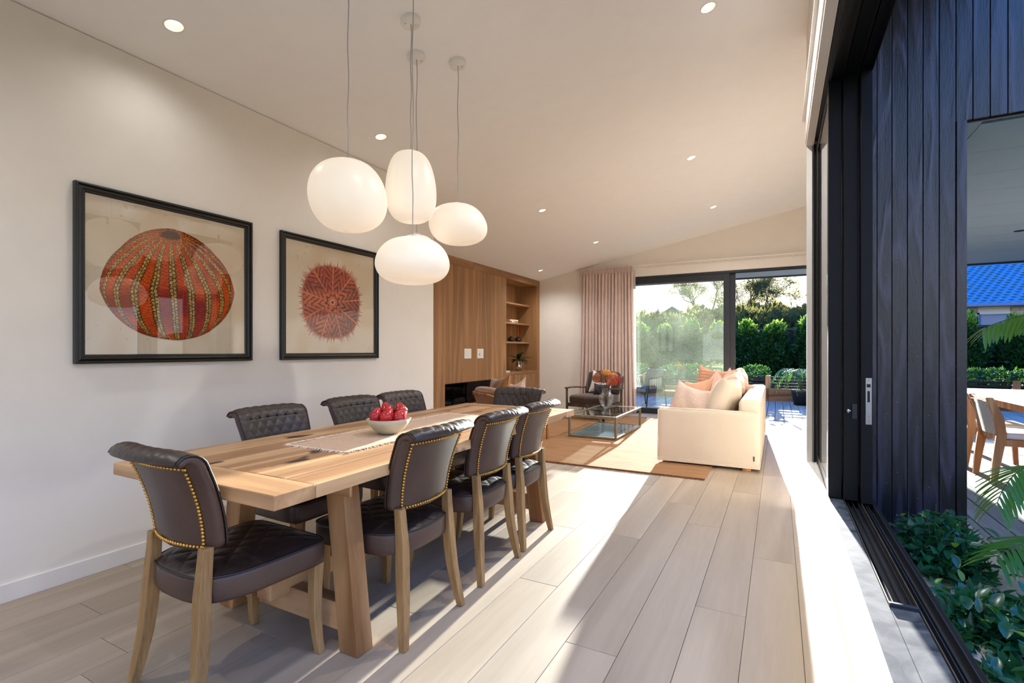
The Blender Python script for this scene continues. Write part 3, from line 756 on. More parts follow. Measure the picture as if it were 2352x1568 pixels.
def art_round(u, v):
    col = paper(u, v)
    ang = np.array([2.7, 45, 93, 143, 185, 223, 255, 286, 320, 362.7]); rad = np.array([.42, .405, .432, .40, .428, .385, .352, .352, .372, .42])
    cx, cyy = .5, .45; dx, dy = u - cx, v - cyy
    th = np.degrees(np.arctan2(dy, dx)); th = np.where(th < 2.7, th + 360, th); Rr = np.interp(th, ang, rad); rr = np.hypot(dx, dy)
    q = rr / Rr; a = q * np.cos(np.radians(th)); b = q * np.sin(np.radians(th)); ins = q < 1
    z = np.sqrt(np.clip(1 - a * a - b * b, 0, 1))
    P = np.array([-.06, .90, .43]); P /= np.linalg.norm(P); X = np.cross([0, 1, 0.2], P); X /= np.linalg.norm(X); Y = np.cross(P, X)
    n = np.stack([a, b, z], -1); cph = np.clip(n @ P, -1, 1); ph = np.arccos(cph); lam = np.arctan2(n @ X, n @ Y) + PI
    t = lam * 20 / (2 * PI) + .25; k = np.floor(t); f = t - k; d = np.abs(f - .5)
    hw = .21 + .02 * np.sin(ph * 3)
    amb = d < hw
    step = ph * 15 + .5 * (f > .5); ce = np.abs((step % 1) - .5)
    nz = vnoise(u, v, 90, 5); big = vnoise(u, v, 9, 8)
    org = mixc(C3(222, 92, 28) + 0 * u[..., None], C3(150, 34, 20), np.clip((big - .45) * 2.2 + .35 * (v < .45), 0, 1))
    org = mixc(org, C3(240, 150, 60), np.clip(nz - .7, 0, 1) * 1.2)
    line = np.abs(((ph * 17 + .12 * np.sin(f * 12)) % 1) - .5) > .43
    org = np.where((line & ~amb)[..., None], C3(96, 30, 18), org)
    dots = (np.abs(((ph * 17) % 1) - .5) < .22) & (np.abs((f * 14 % 1) - .5) < .22) & ~amb & (nz > .5)
    org = np.where(dots[..., None], C3(120, 34, 22), org)
    yel = mixc(C3(214, 172, 92) + 0 * u[..., None], C3(130, 104, 52), np.clip((nz - .35) * 1.4 + (1 - v) * .5 - .2, 0, 1))
    edge = (np.abs(d - hw * (1 - .25 * (ce > .3))) < .032) | (d < .02) | ((ce > .42) & (d < hw))
    c2 = np.where(amb[..., None], yel, org)
    c2 = np.where((edge & (d < hw + .03))[..., None], C3(58, 36, 22), c2)
    dk = np.clip((q - .93) / .07, 0, 1) * .45
    c2 = mixc(c2, C3(90, 40, 24), dk)
    cap = ph < .155 + .02 * np.sin(lam * 20)
    c2 = np.where(cap[..., None], mixc(C3(96, 62, 42) + 0 * u[..., None], C3(60, 36, 26), nz), c2)
    return np.where(ins[..., None], c2, col)
def art_spiny(u, v):
    col = paper(u, v); cx, cyy = .485, .485; dx, dy = (u - cx) / .345, (v - cyy) / .365
    th = np.arctan2(dy, dx); r = (np.abs(dx) ** 2.35 + np.abs(dy) ** 2.35) ** (1 / 2.35)
    g = np.random.default_rng(11); nsp = 150; ln = .03 + .17 * g.random(nsp + 1); ln[-1] = ln[0]
    ts = (th + PI) / (2 * PI) * nsp; ki = np.clip(np.floor(ts).astype(int), 0, nsp - 1); fs = ts - ki
    spike = .93 + ln[ki] * np.clip(1 - np.abs(fs - .5) * 2.4, 0, 1)
    ins = r < spike
    nz = vnoise(u, v, 70, 15); big = vnoise(u, v, 8, 18)
    na = 9; al = ((th + .2) * na / (2 * PI)) % 1 - .5
    rr = np.hypot(dx, dy)
    che = np.sin(rr * 46 - np.abs(al) * 34 * np.clip(rr, .15, 1) + 2 * nz)
    base = mixc(C3(205, 98, 58) + 0 * u[..., None], C3(158, 52, 34), np.clip((big - .4) * 2, 0, 1))
    right = np.clip((dx * .8 - dy * .55 + .05) * 1.4, 0, 1)
    base = mixc(base, C3(112, 44, 34), right * .6)
    base = mixc(base, C3(232, 150, 100), np.clip((nz - .68) * 3, 0, 1) * .7)
    dkl = (che > .55) & (np.abs(al) > .035) & (nz > .22)
    c2 = np.where(dkl[..., None], mixc(C3(78, 30, 26) + 0 * u[..., None], C3(34, 24, 26), right), base)
    mid = (np.abs(al) < .03) & (rr > .08)
    c2 = np.where(mid[..., None], C3(222, 124, 78), c2)
    ring = (rr < .075) & (rr > .045); c2 = np.where(ring[..., None], C3(232, 150, 110), c2); c2 = np.where((rr < .03)[..., None], C3(70, 30, 30), c2)
    outer = r > .9
    streak = np.sin(th * 150) > .1
    c2 = np.where((outer & streak)[..., None], C3(176, 74, 50), c2)
    return np.where(ins[..., None], c2, col)
def print_mesh(Y0, Y1, Z0, Z1, n, fn):
    w_, h_ = Y1 - Y0, Z1 - Z0; nx, nz = n, int(n * h_ / w_)
    uu, vv = np.meshgrid(np.linspace(0, 1, nx + 1), np.linspace(0, 1, nz + 1)); uu = uu.ravel(); vv = vv.ravel()
    me = bpy.data.meshes.new('print'); me.vertices.add(len(uu))
    co = np.stack([0 * uu, -w_ / 2 + uu * w_, -h_ / 2 + vv * h_], -1).astype(np.float32); me.vertices.foreach_set('co', co.ravel())
    ii, jj = np.meshgrid(np.arange(nx), np.arange(nz)); a = (jj * (nx + 1) + ii).ravel()
    q = np.stack([a, a + 1, a + nx + 2, a + nx + 1], -1).astype(np.int32); nf = len(q)
    me.loops.add(nf * 4); me.polygons.add(nf); me.loops.foreach_set('vertex_index', q.ravel())
    me.polygons.foreach_set('loop_start', np.arange(0, nf * 4, 4, dtype=np.int32)); me.update(calc_edges=True); me.validate()
    c = s2l(np.clip(fn(uu, vv), 0, 1)); ca = me.color_attributes.new('ink', 'FLOAT_COLOR', 'POINT')
    ca.data.foreach_set('color', np.concatenate([c, np.ones((len(c), 1))], 1).astype(np.float32).ravel())
    return me
mi, ni, bi = new_mat('printed_paper'); vc = N(ni, 'ShaderNodeVertexColor'); vc.layer_name = 'ink'; ni.links.new(vc.outputs[0], bi.inputs['Base Color']); bi.inputs['Roughness'].default_value = .8; bi.inputs['Specular IOR Level'].default_value = .1
def frame_ring(hy, hz, prof):
    """profile: (inset from outer edge, depth from the wall)"""
    mb = MB(); n = len(prof); vs = []
    for sy, sz in ((-1, -1), (1, -1), (1, 1), (-1, 1)):
        for a, d in prof: vs.append((d, sy * (hy - a), sz * (hz - a)))
    fs = [(c * n + i, c * n + (i + 1) % n, ((c + 1) % 4) * n + (i + 1) % n, ((c + 1) % 4) * n + i) for c in range(4) for i in range(n)]
    return mb.add(vs, fs)
PROF = [(0, 0), (0, .030), (.006, .034), (.012, .034), (.016, .026), (.026, .030), (.034, .026), (.038, .018), (.044, .018), (.050, .012), (.050, 0)]
def picture(Y0, Y1, Z0, Z1, n, fn, lab):
    t = thing('framed_print', lab, 'picture', (XL, (Y0 + Y1) / 2, (Z0 + Z1) / 2)); hy, hz = (Y1 - Y0) / 2, (Z1 - Z0) / 2
    frame_ring(hy, hz, PROF).build('frame', M['frameblk'], t)
    me = print_mesh(-hy + .048, hy - .048, -hz + .048, hz - .048, n, fn); o = link('print', me, mi, t, loc=(.008, 0, 0))
    MB().box(.0005, .0065, -hy + .02, hy - .02, -hz + .02, hz - .02).build('backing_board', M['frameblk'], t)
    MB().box(.0125, .0145, -hy + .047, hy - .047, -hz + .047, hz - .047).build('glazing', M['picglass'], t)
picture(1.247, 2.263, 1.157, 2.137, 380, art_round, 'large square black framed print of a ribbed orange sea urchin')
picture(2.500, 3.535, 1.157, 2.137, 300, art_spiny, 'smaller looking black framed print of a spiny red sea urchin')

# ------------------------------------------------------------------ oak wall unit with fireplace and shelves
un = struct(MB().box(-5.08, -5.05, YE + .02, YB, 0, 2.70).build('wall_unit', M['oakunit']))
ZT = ceil_z(XU)
def ub(n_, y0, y1, z0, z1, x0=XU - .03, x1=XU, m='oakunit', par=un, bev=.0015):
    return MB().box(x0, x1, -(y1 - y0) / 2, (y1 - y0) / 2, -(z1 - z0) / 2, (z1 - z0) / 2).build(n_, M[m], par, bevel=bev, loc=(0, (y0 + y1) / 2, (z0 + z1) / 2))
ub('top_band', YE + .02, 7.149, ZT - .125, ZT - .002, m='oakunit_y'); ub('top_band', 7.151, YB - .002, ZT - .125, ZT - .002, m='oakunit_y')
FY0, FY1, FZ0, FZ1 = 6.326, 8.0, .34, .704
NY0, NY1, NZ0, NZ1 = 8.303, 9.68, .80, 2.60
ys = [YE + .02, 4.95, 5.45, 5.90, FY0]
for a, b in zip(ys[:-1], ys[1:]): ub('panel', a + .001, b - .001, .08, ZT - .128)
ys = [FY0, 6.55, 6.84, 7.151, 7.42, 7.72, FY1]
for a, b in zip(ys[:-1], ys[1:]): ub('panel', a + .0006, b - .0006, FZ1, ZT - .128); ub('panel', a + .0006, b - .0006, .08, FZ0)
ub('panel', FY1 + .001, 8.16, .08, ZT - .128); ub('panel', 8.161, NY0, .08, ZT - .128)
ub('panel', NY1, YB - .002, .08, ZT - .128)
ub('panel', NY0, NY1, NZ1, ZT - .128)
ub('plinth', YE + .02, YB - .002, 0, .078, XU - .06, XU - .04)
ub('niche_side', NY0 - .02, NY0, NZ0, NZ1, -5.04, XU - .03); ub('niche_side', NY1, NY1 + .02, NZ0, NZ1, -5.04, XU - .03)
for k in range(4):
    a = NY0 + (NY1 - NY0) * k / 4; ub('back_panel', a, a + (NY1 - NY0) / 4, NZ0, NZ1, -5.055, -5.04)
ub('niche_top', NY0, NY1, NZ1, NZ1 + .02, -5.04, XU - .03, 'oakunit_y')
ub('counter', NY0, NY1, NZ0 - .05, NZ0, -5.04, XU - .004, 'oakunit_y')
for z in (2.192, 1.794, 1.404): ub('shelf', NY0, NY1 - .01, z - .035, z, -5.04, -4.735, 'oakunit_y')
dw = (NY1 - NY0) / 4
for k in range(4):
    a = NY0 + dw * k
    d = ub('cupboard_door', a + .003, a + dw - .003, .085, NZ0 - .054, XU - .024, XU - .006)
    hz_ = (NZ0 - .054 - .085) / 2
    for q in range(3):
        wq = (dw - .006) / 3; MB().box(XU - .006, XU - .003, -dw / 2 + .006 + wq * q, -dw / 2 + wq * (q + 1), -hz_ + .002, hz_ - .002).build('door_board', M['oakunit'], d)
    s = 1 if k % 2 == 0 else -1
    MB().lathe([(.0005, .022), (.010, .022), (.012, .018), (.006, .008), (.006, 0)], 16, cap=False).build('knob', M['bronze'], d, True, loc=(XU - .003, s * (dw / 2 - .035), hz_ - .045)).rotation_euler = (0, R_(90), 0)
# firebox
fb = MB(); fb.box(-4.98, -4.95, FY0, FY1, FZ0, FZ1); fb.box(-4.98, XU - .03, FY0 - .01, FY0, FZ0, FZ1); fb.box(-4.98, XU - .03, FY1, FY1 + .01, FZ0, FZ1)
fb.box(-4.98, XU - .03, FY0, FY1, FZ0 - .01, FZ0); fb.box(-4.98, XU - .03, FY0, FY1, FZ1, FZ1 + .01)
fp = thing('fireplace', 'long low black glass fronted fireplace set into the oak wall', 'fireplace', (XU - .2, 7.16, FZ0)); fb.v = [(a - XU + .2, b - 7.16, c - FZ0) for a, b, c in fb.v]; fb.build('firebox', M['firebox'], fp)
fm = MB()
for y0, y1, z0, z1 in ((FY0, FY1, FZ1 - .012, FZ1), (FY0, FY1, FZ0, FZ0 + .012), (FY0, FY0 + .012, FZ0, FZ1), (FY1 - .012, FY1, FZ0, FZ1)): fm.box(XU - .03, XU - .012, y0, y1, z0, z1)
fm.v = [(a - XU + .2, b - 7.16, c - FZ0) for a, b, c in fm.v]; fm.build('surround', M['alu'], fp)
MB().box(XU - .026, XU - .022, FY0 + .01, FY1 - .01, FZ0 + .01, FZ1 - .01).build('glass_front', M['fireglass'], fp, loc=(-XU + .2, -7.16, -FZ0))
rr = random.Random(9)
for k in range(9):
    yc = FY0 + .15 + k * .17; a = rr.uniform(-.5, .5)
    MB().tube([(-4.78 - .08 * math.sin(a), yc - .1, FZ0 + .03), (-4.75, yc, FZ0 + .045), (-4.78 + .08 * math.sin(a), yc + .12, FZ0 + .03 + .04 * (k % 2))], [.02, .026, .018], 8).build('log', plain('pale_log', '#8A7A6A', .9), fp, True, loc=(-XU + .2, -7.16, -FZ0))
# switches on the oak
def switch(y0, y1, z0, z1, lab, kind):
    t = thing('switch_plate', lab, 'switch', (XU, (y0 + y1) / 2, (z0 + z1) / 2)); hy, hz = (y1 - y0) / 2, (z1 - z0) / 2
    MB().box(0, .008, -hy, hy, -hz, hz).build('plate', M['white'], t, bevel=.004)
    MB().box(.008, .0095, -hy * .62, hy * .62, -hz * .6, hz * .6).build('bezel', M['trim'], t, bevel=.001)
    if kind: [MB().box(.0095, .012, a, a + hy * .5, -hz * .5, hz * .5).build('rocker', M['white'], t, bevel=.001) for a in (-hy * .56, hy * .04)]
    else:
        MB().box(.0095, .012, hy * .02, hy * .5, -hz * .5, hz * .5).build('rocker', M['white'], t, bevel=.001)
        MB().box(.0095, .011, -hy * .45, -hy * .3, -hz * .35, 0).build('indicator', M['firebox'], t)
switch(6.86, 7.07, 1.09, 1.255, 'white switch plate on the oak wall, left one of the pair', True)
switch(7.26, 7.46, 1.09, 1.255, 'white socket plate on the oak wall, right one of the pair', False)
# things on the shelves
bk = thing('book', 'pale cloth bound book, lower of the two on the middle shelf', 'book', (-4.86, 9.03, 1.7945), R_(4))
MB().box(-.10, .10, -.15, .15, 0, .028).build('page_block', M['trim'], bk); mcov = plain('cream_cloth_cover', '#D9B67E', .8)
for z0, z1 in ((-.0, .003), (.026, .030)): MB().box(-.104, .104, -.155, .155, z0, z1).build('cover', mcov, bk)
bk2 = dup(bk, (-4.85, 9.00, 1.825), R_(-6), 'pale rounded cloth book, upper of the two on the middle shelf')
bk3 = dup(bk, (-4.70, 8.42, .8005), R_(10), 'white booklet lying at the left end of the oak counter')
for c in bk3.children:
    if c.name.startswith('cover'): c.data = c.data.copy(); c.data.materials[0] = M['white']
ms = plain('smoked_dark_glass', '#15151A', .15, spec=.7); mo = plain('orange_wax', '#D9641E', .5)
for i, (y, lab, lc) in enumerate(((9.03, 'round black candle holder on the third shelf, left one', 'slim orange taper candle, left of the two'), (9.34, 'round black candle holder on the third shelf, right one', 'slim orange taper candle, right of the two'))):
    t = thing('candle_holder', lab, 'candle holder', (-4.84, y, 1.4045), group='black candle holders')
    MB().lathe([(.0005, 0), (.045, 0), (.068, .02), (.074, .045), (.066, .072), (.04, .092), (.018, .10), (.018, .112), (.0005, .112)], 24, cap=False).build('body', ms, t, True)
    c = MB().tube([(0, 0, 0), (0, 0, .13), (0, 0, .235)], [.011, .0105, .008], 12).build('taper_candle', mo, None, True, loc=(-4.84, y, 1.517)); tag(c, lc, 'candle', 'orange tapers')
g1 = thing('glass_votive', 'small ribbed clear glass votive at the left end of the third shelf', 'candle holder', (-4.76, 8.42, 1.4045))
MB().lathe([(.03, 0), (.036, .03), (.032, .06), (.038, .09), (.036, .09), (.029, .06), (.033, .03), (.027, .006), (.0005, .006)], 24, cap=False).build('cup', M['glass'], g1, True)
MB().lathe([(.0005, .007), (.024, .007), (.024, .04), (.0005, .04)], 16, cap=False).build('wax', M['trim'], g1, True)
msv = plain('mercury_silver', '#C9C4BC', .12, 1.0, var=.5, vscale=30)
vs_ = thing('silver_vase', 'mottled silver vase of green leaves on the oak counter', 'vase', (-4.74, 9.17, .8005))
MB().lathe([(.0005, 0), (.045, 0), (.062, .04), (.07, .10), (.062, .16), (.042, .195), (.048, .21), (.044, .21), (.038, .196), (.0005, .19)], 28, cap=False).build('body', msv, vs_, True)
bp2 = thing('vase_branch', 'broad dark green leaves arching out of the silver vase', 'plant', (-4.74, 9.17, .98))
def bigleaf(L, W, droop):
    def f(i, j):
        t_ = j; u = -1 + 2 * i; wd = W * math.sin(PI * min(1, t_ * .97 + .02)) ** .8
        return (u * wd, t_ * L, droop * t_ * t_ * -L + abs(u) * wd * .35)
    return MB().grid(f, 4, 8)
for (az, el, L, W) in ((-60, 50, 0.24, 0.05), (200, 38, 0.24, 0.055), (20, 25, .30, .045), (-20, 8, .27, .045), (160, 5, 0.2, 0.04), (90, 60, .25, .04), (-110, 15, 0.2, 0.045), (40, 70, .2, .04), (0, -10, .24, .04), (180, -8, 0.16, 0.04)):
    o = bigleaf(L, W, .35).build('leaf', M['houseplant'], bp2, True, fix=False); o.rotation_euler = Euler((R_(el), 0, R_(az - 90)), 'XYZ'); o.location = (0, 0, .05)
    MB().tube([(0, 0, 0), (.3 * math.cos(R_(az)) * .05, .3 * math.sin(R_(az)) * .05, .03), (0, 0, .05)], .003, 5).build('stalk', M['stem'], bp2)

# ------------------------------------------------------------------ rug
RG = (-4.05, -.615, 5.03, 9.15)
def rugmat():
    m, n, b = new_mat('woven_sand_rug'); v = objcoord(n, (1, 1, 1), False); b.inputs['Roughness'].default_value = .95; b.inputs['Specular IOR Level'].default_value = .1
    wv = N(n, 'ShaderNodeTexWave'); wv.inputs['Scale'].default_value = 26; wv.bands_direction = 'Y'; wv.inputs['Distortion'].default_value = 2.5; wv.inputs['Detail'].default_value = 3; n.links.new(v, wv.inputs['Vector'])
    v2 = objcoord(n, (.12, 1, 1), False); no = N(n, 'ShaderNodeTexNoise'); no.inputs['Scale'].default_value = 26; no.inputs['Detail'].default_value = 4; n.links.new(v2, no.inputs['Vector'])
    mx = N(n, 'ShaderNodeMix', data_type='FLOAT'); mx.inputs[0].default_value = .6; n.links.new(wv.outputs['Fac'], mx.inputs[2]); n.links.new(no.outputs['Fac'], mx.inputs[3])
    r = N(n, 'ShaderNodeValToRGB'); r.color_ramp.elements[0].position = .25; r.color_ramp.elements[1].position = .75; r.color_ramp.elements[0].color = (*S('#80583A'), 1); r.color_ramp.elements[1].color = (*S('#B08A66'), 1)
    n.links.new(mx.outputs[0], r.inputs[0]); n.links.new(r.outputs[0], b.inputs['Base Color'])
    bp = N(n, 'ShaderNodeBump'); bp.inputs['Strength'].default_value = .12; bp.inputs['Distance'].default_value = .005; n.links.new(mx.outputs[0], bp.inputs['Height']); n.links.new(bp.outputs[0], b.inputs['Normal'])
    return m
rug = thing('rug', 'large sand coloured flat woven rug under the sofa and coffee table', 'rug', ((RG[0] + RG[1]) / 2, (RG[2] + RG[3]) / 2, 0))
hx, hy = (RG[1] - RG[0]) / 2, (RG[3] - RG[2]) / 2
MB().box(-hx, hx, -hy, hy, .0008, .011).build('weave', rugmat(), rug, bevel=.003)
fr = MB(); rr = random.Random(8)
for s in (-1, 1):
    for k in range(420):
        x = -hx + 2 * hx * k / 419; fr.tube([(x, s * hy, .008), (x + rr.uniform(-.006, .006), s * (hy + .018), .009), (x + rr.uniform(-.01, .01), s * (hy + rr.uniform(.028, .045)), .002)], [.0045, .004, .002], 4)
fr.build('fringe', plain('brown_rug_fringe', '#6E4527', .95, var=.3, vscale=90), rug, kind='stuff')
for s in (-1, 1): MB().box(-hx, hx, s * hy - .012, s * hy + .002, .004, .0145).build('binding', plain('brown_binding', '#7A5030', .95), rug, bevel=.003)
RZ = .0115

# ------------------------------------------------------------------ sofa
def soft_box(x0, x1, y0, y1, z0, z1, r, puff=(0, 0, 0), n=14, seed=0, wr=0.0):
    """rounded box with bulging sides"""
    mb = MB(); c = Vector(((x0 + x1) / 2, (y0 + y1) / 2, (z0 + z1) / 2)); h = Vector(((x1 - x0) / 2, (y1 - y0) / 2, (z1 - z0) / 2)); rn_ = random.Random(seed); ph = [rn_.uniform(0, 6) for _ in range(6)]
    def warp(p):
        u = [p[i] for i in range(3)]
        core = [max(-1 + r / h[i], min(1 - r / h[i], u[i])) for i in range(3)]
        d = Vector([(u[i] - core[i]) * h[i] for i in range(3)])
        q = Vector([core[i] * h[i] for i in range(3)]) + (d.normalized() * r if d.length > 1e-6 else d)
        w0 = (1 - u[1] ** 2) * (1 - u[2] ** 2); w1 = (1 - u[0] ** 2) * (1 - u[2] ** 2); w2 = (1 - u[0] ** 2) * (1 - u[1] ** 2)
        q.x += puff[0] * w0 * (1 if u[0] > 0 else -1) * abs(u[0]); q.y += puff[1] * w1 * (1 if u[1] > 0 else -1) * abs(u[1]); q.z += puff[2] * w2 * (1 if u[2] > 0 else -1) * abs(u[2])
        if wr: q += Vector((math.sin(q.y * 13 + ph[0]) * math.sin(q.z * 17 + ph[1]), math.sin(q.x * 13 + ph[2]) * math.sin(q.z * 11 + ph[3]), math.sin(q.x * 12 + ph[4]) * math.sin(q.y * 9 + ph[5]))) * wr
        return tuple(q + c)
    for ax in range(3):
        for s in (-1, 1):
            def f(i, j, ax=ax, s=s):
                a = math.sin((i * 2 - 1) * PI / 2); b = math.sin((j * 2 - 1) * PI / 2); p = [0, 0, 0]; p[ax] = s; p[(ax + 1) % 3] = a; p[(ax + 2) % 3] = b; return warp(p)
            mb.grid(f, n, n)
    return mb
def bsoft(name, mat, par, *a, **k):
    o = soft_box(*a, **k).build(name, mat, par, True)
    bm = bmesh.new(); bm.from_mesh(o.data); bmesh.ops.remove_doubles(bm, verts=bm.verts, dist=.0004); bmesh.ops.recalc_face_normals(bm, faces=bm.faces); bm.to_mesh(o.data); bm.free()
    return o
SX0, SX1, SY0, SY1 = -1.165, -.165, 5.58, 8.42
sf = thing('sofa', 'long cream linen slipcovered sofa standing half on the rug', 'sofa', ((SX0 + SX1) / 2, (SY0 + SY1) / 2, 0))
sx, sy = (SX1 - SX0) / 2, (SY1 - SY0) / 2
bsoft('slipcover_base', M['linen'], sf, -sx + .02, sx - .02, -sy + .02, sy - .02, .045, .33, .02, wr=.002, seed=1)
bsoft('arm', M['linen'], sf, -sx, sx, -sy, -sy + .17, .035, .595, .022, puff=(0, .006, .006), wr=.0022, seed=2)
bsoft('arm', M['linen'], sf, -sx, sx, sy - .17, sy, .035, .700, .022, puff=(0, .006, .006), wr=.0022, seed=3)
bsoft('back', M['linen'], sf, sx - .20, sx, -sy + .10, sy - .05, .035, .715, .045, puff=(.01, 0, .012), wr=.003, seed=4)
for k in range(3):
    a = -sy + .18 + k * (2 * sy - .36) / 3; b = a + (2 * sy - .36) / 3 - .006
    bsoft('seat_cushion', M['linen'], sf, -sx - .02, sx - .22, a, b, .33, .47, .05, puff=(.02, 0, .025), wr=.002, seed=6 + k)
    wb = (b - a) + .03; hb = .50
    for sd_ in (-1, 1):
        def f(i, j, sd_=sd_):
            u = -1 + 2 * i; v = -1 + 2 * j; th = .30 * max(0, (1 - u ** 2) * (1 - v ** 2)) ** .36
            q = .006 * math.sin(6 * u + 4 * v + k) * (1 - u * u) * (1 - v * v)
            return (sd_ * (th / 2 + q), u * wb / 2 * (1 - .06 * (1 - v * v) * abs(u) ** 3), v * hb / 2 * (1 - .10 * (1 - u * u) * abs(v) ** 3) * (1 - (.10 * (1 - u * u) if v > 0 else 0) * v))
        MBx = MB().grid(f, 30, 26)
        if sd_ < 0: cm_ = MBx
        else: cm_.add(MBx.v, MBx.f)
    c = cm_.build('back_cushion', M['linen'], sf, True); c.location = (sx - .37, (a + b) / 2, .675 + .02 * k); c.rotation_euler = (R_(3 * (k - 1)), R_(16), R_(-5 + 4 * k))
    bm = bmesh.new(); bm.from_mesh(c.data); bmesh.ops.remove_doubles(bm, verts=bm.verts, dist=.0006); bm.to_mesh(c.data); bm.free()
    for sd_ in (-.33, .33): MB().tube([((.30 * max(0, (1 - sd_ ** 2) * (1 - v * v)) ** .36) / -2 - .001, sd_ * wb / 2, v * hb / 2 * .98) for v in np.linspace(-.9, .86, 16)], .0022, 5).build('seam', M['linen'], c, True)
for s, y in ((-1, -sy), (1, sy)):
    MB().tube([(-sx + .01, y - .004 * s * -1 * 0, .60 if s < 0 else .7), (sx - .02, y, .60 if s < 0 else .7)], .004, 6).build('piping', M['linen'], sf, True)
MB().tube([(-sx + .002, -sy + .002, .585), (-sx + .0, -sy, .06)], .004, 6).build('piping', M['linen'], sf, True)
hem = MB(); hem.box(-sx - .004, sx + .004, -sy - .004, -sy, .030, .072); hem.box(sx, sx + .004, -sy, sy, .030, .072)
hem.build('hem', M['linen'], sf, bevel=.002)
for x, y in ((-sx + .09, -sy + .09), (sx - .12, -sy + .06), (-sx + .09, sy - .09), (sx - .09, sy - .09)): MB().box(x - .04, x + .04, y - .04, y + .04, RZ if x < 0.01 else 0, .05).build('foot', M['teak'], sf, bevel=.003)
MB().box(sx - .055, sx - .045, -sy - .008, -sy - .003, .11, .16).build('label_tab', M['firebox'], sf)
def pillow(name, lab, mat, w_, h_, t_, loc, rot, grp='throw cushions on the sofa', stripes=None, soft=.5):
    o = thing(name, lab, 'cushion', loc, 0, grp); o.rotation_euler = rot
    for s in (-1, 1):
        def f(i, j, s=s):
            u = -1 + 2 * i; v = -1 + 2 * j; k = (1 - .10 * (1 - v * v) * abs(u) ** 3); k2 = (1 - .12 * (1 - u * u) * abs(v) ** 3)
            th = t_ * max(0, (1 - u ** 2) * (1 - v ** 2)) ** soft
            cr2 = .006 * math.sin(7 * u + 3 * v) * (1 - u * u) * (1 - v * v)
            chop = 1 - (.20 * (1 - u * u) ** 1.3 if v > 0 else 0) * v
            return (u * w_ / 2 * k, s * (th / 2 + cr2), v * h_ / 2 * k2 * chop)
        MB().grid(f, 26, 26).build('cover', mat, o, True, fix=False)
    pts = []
    for a in range(4):
        for k in range(12):
            q = -1 + 2 * k / 12; u, v = [(q, -1), (1, q), (-q, 1), (-1, -q)][a]
            pts.append((u * w_ / 2 * (1 - .10 * (1 - v * v) * abs(u) ** 3), 0, v * h_ / 2 * (1 - .12 * (1 - u * u) * abs(v) ** 3) * (1 - (.20 * (1 - u * u) ** 1.3 if v > 0 else 0) * v)))
    MB().tube(pts + [pts[0]], .005, 6, False).build('piping', mat, o, True)
    if stripes:
        for q in stripes:
            ln = [(-w_ / 2 * .97 + w_ * .97 * i / 14, -(t_ / 2) * max(0, (1 - (-1 + 2 * i / 14) ** 2 * .94) * (1 - q * q)) ** soft - .004, q * h_ / 2) for i in range(15)]
            MB().tube(ln, .0035, 5).build('pleat', mat, o, True)
    return o
pillow('throw_cushion', 'nubbly pale pink cushion nearest the sofa arm', M['pink'], .54, .40, .18, (-.86, 6.00, .645), Euler((R_(-20), R_(10), R_(-24))), soft=.42)
pillow('throw_cushion', 'peach cushion half hidden behind the nubbly pink one', M['peach'], .50, .44, .15, (-.90, 6.38, .685), Euler((R_(-28), R_(-8), R_(-40))))
pillow('throw_cushion', 'dusty pink cushion leaning on the middle back cushion', M['mauve'], .46, .42, .15, (-.66, 6.85, .70), Euler((R_(-24), R_(30), R_(-30))))
pillow('throw_cushion', 'striped peach cushion standing by the far sofa arm', M['peach'], .56, .46, .14, (-.82, 7.88, .76), Euler((R_(-14), R_(6), R_(-14))), stripes=(-.6, -.4, -.2, 0, .2, .4, .6))
pillow('throw_cushion', 'small dusty pink cushion beside the striped peach one', M['mauve'], .42, .38, .14, (-.55, 7.45, .72), Euler((R_(-20), R_(35), R_(-20))))

# ------------------------------------------------------------------ coffee table
CX0, CX1, CY0, CY1, CZ = -2.625, -1.925, 6.60, 7.98, .325
ct = thing('coffee_table', 'low bronze framed glass coffee table on the rug', 'coffee table', ((CX0 + CX1) / 2, (CY0 + CY1) / 2, RZ))
cx_, cy_ = (CX1 - CX0) / 2, (CY1 - CY0) / 2; b_ = .034; h_ = CZ - RZ
for s in (-1, 1):
    for u in (-1, 1): MB().box(min(s * cx_, s * (cx_ - b_)), max(s * cx_, s * (cx_ - b_)), min(u * cy_, u * (cy_ - b_)), max(u * cy_, u * (cy_ - b_)), 0, h_).build('leg', M['bronze'], ct, bevel=.005)
    for z0, z1, nm_ in ((0.004, .032, 'bottom_rail'), (h_ - .036, h_, 'top_rail')):
        MB().box(min(s * cx_, s * (cx_ - b_)), max(s * cx_, s * (cx_ - b_)), -cy_ + b_, cy_ - b_, z0, z1).build(nm_, M['bronze'], ct, bevel=.004)
        MB().box(-cx_ + b_, cx_ - b_, min(s * cy_, s * (cy_ - b_)), max(s * cy_, s * (cy_ - b_)), z0, z1).build(nm_, M['bronze'], ct, bevel=.004)
MB().box(-cx_ + b_, cx_ - b_, -cy_ + b_, cy_ - b_, h_ - .012, h_ - .003).build('glass_top', M['tableglass'], ct)
MB().box(-cx_ + b_, cx_ - b_, -cy_ + b_, cy_ - b_, .016, .026).build('lower_shelf', plain('grey_glass_shelf', '#7E8E96', .12, spec=.8), ct)
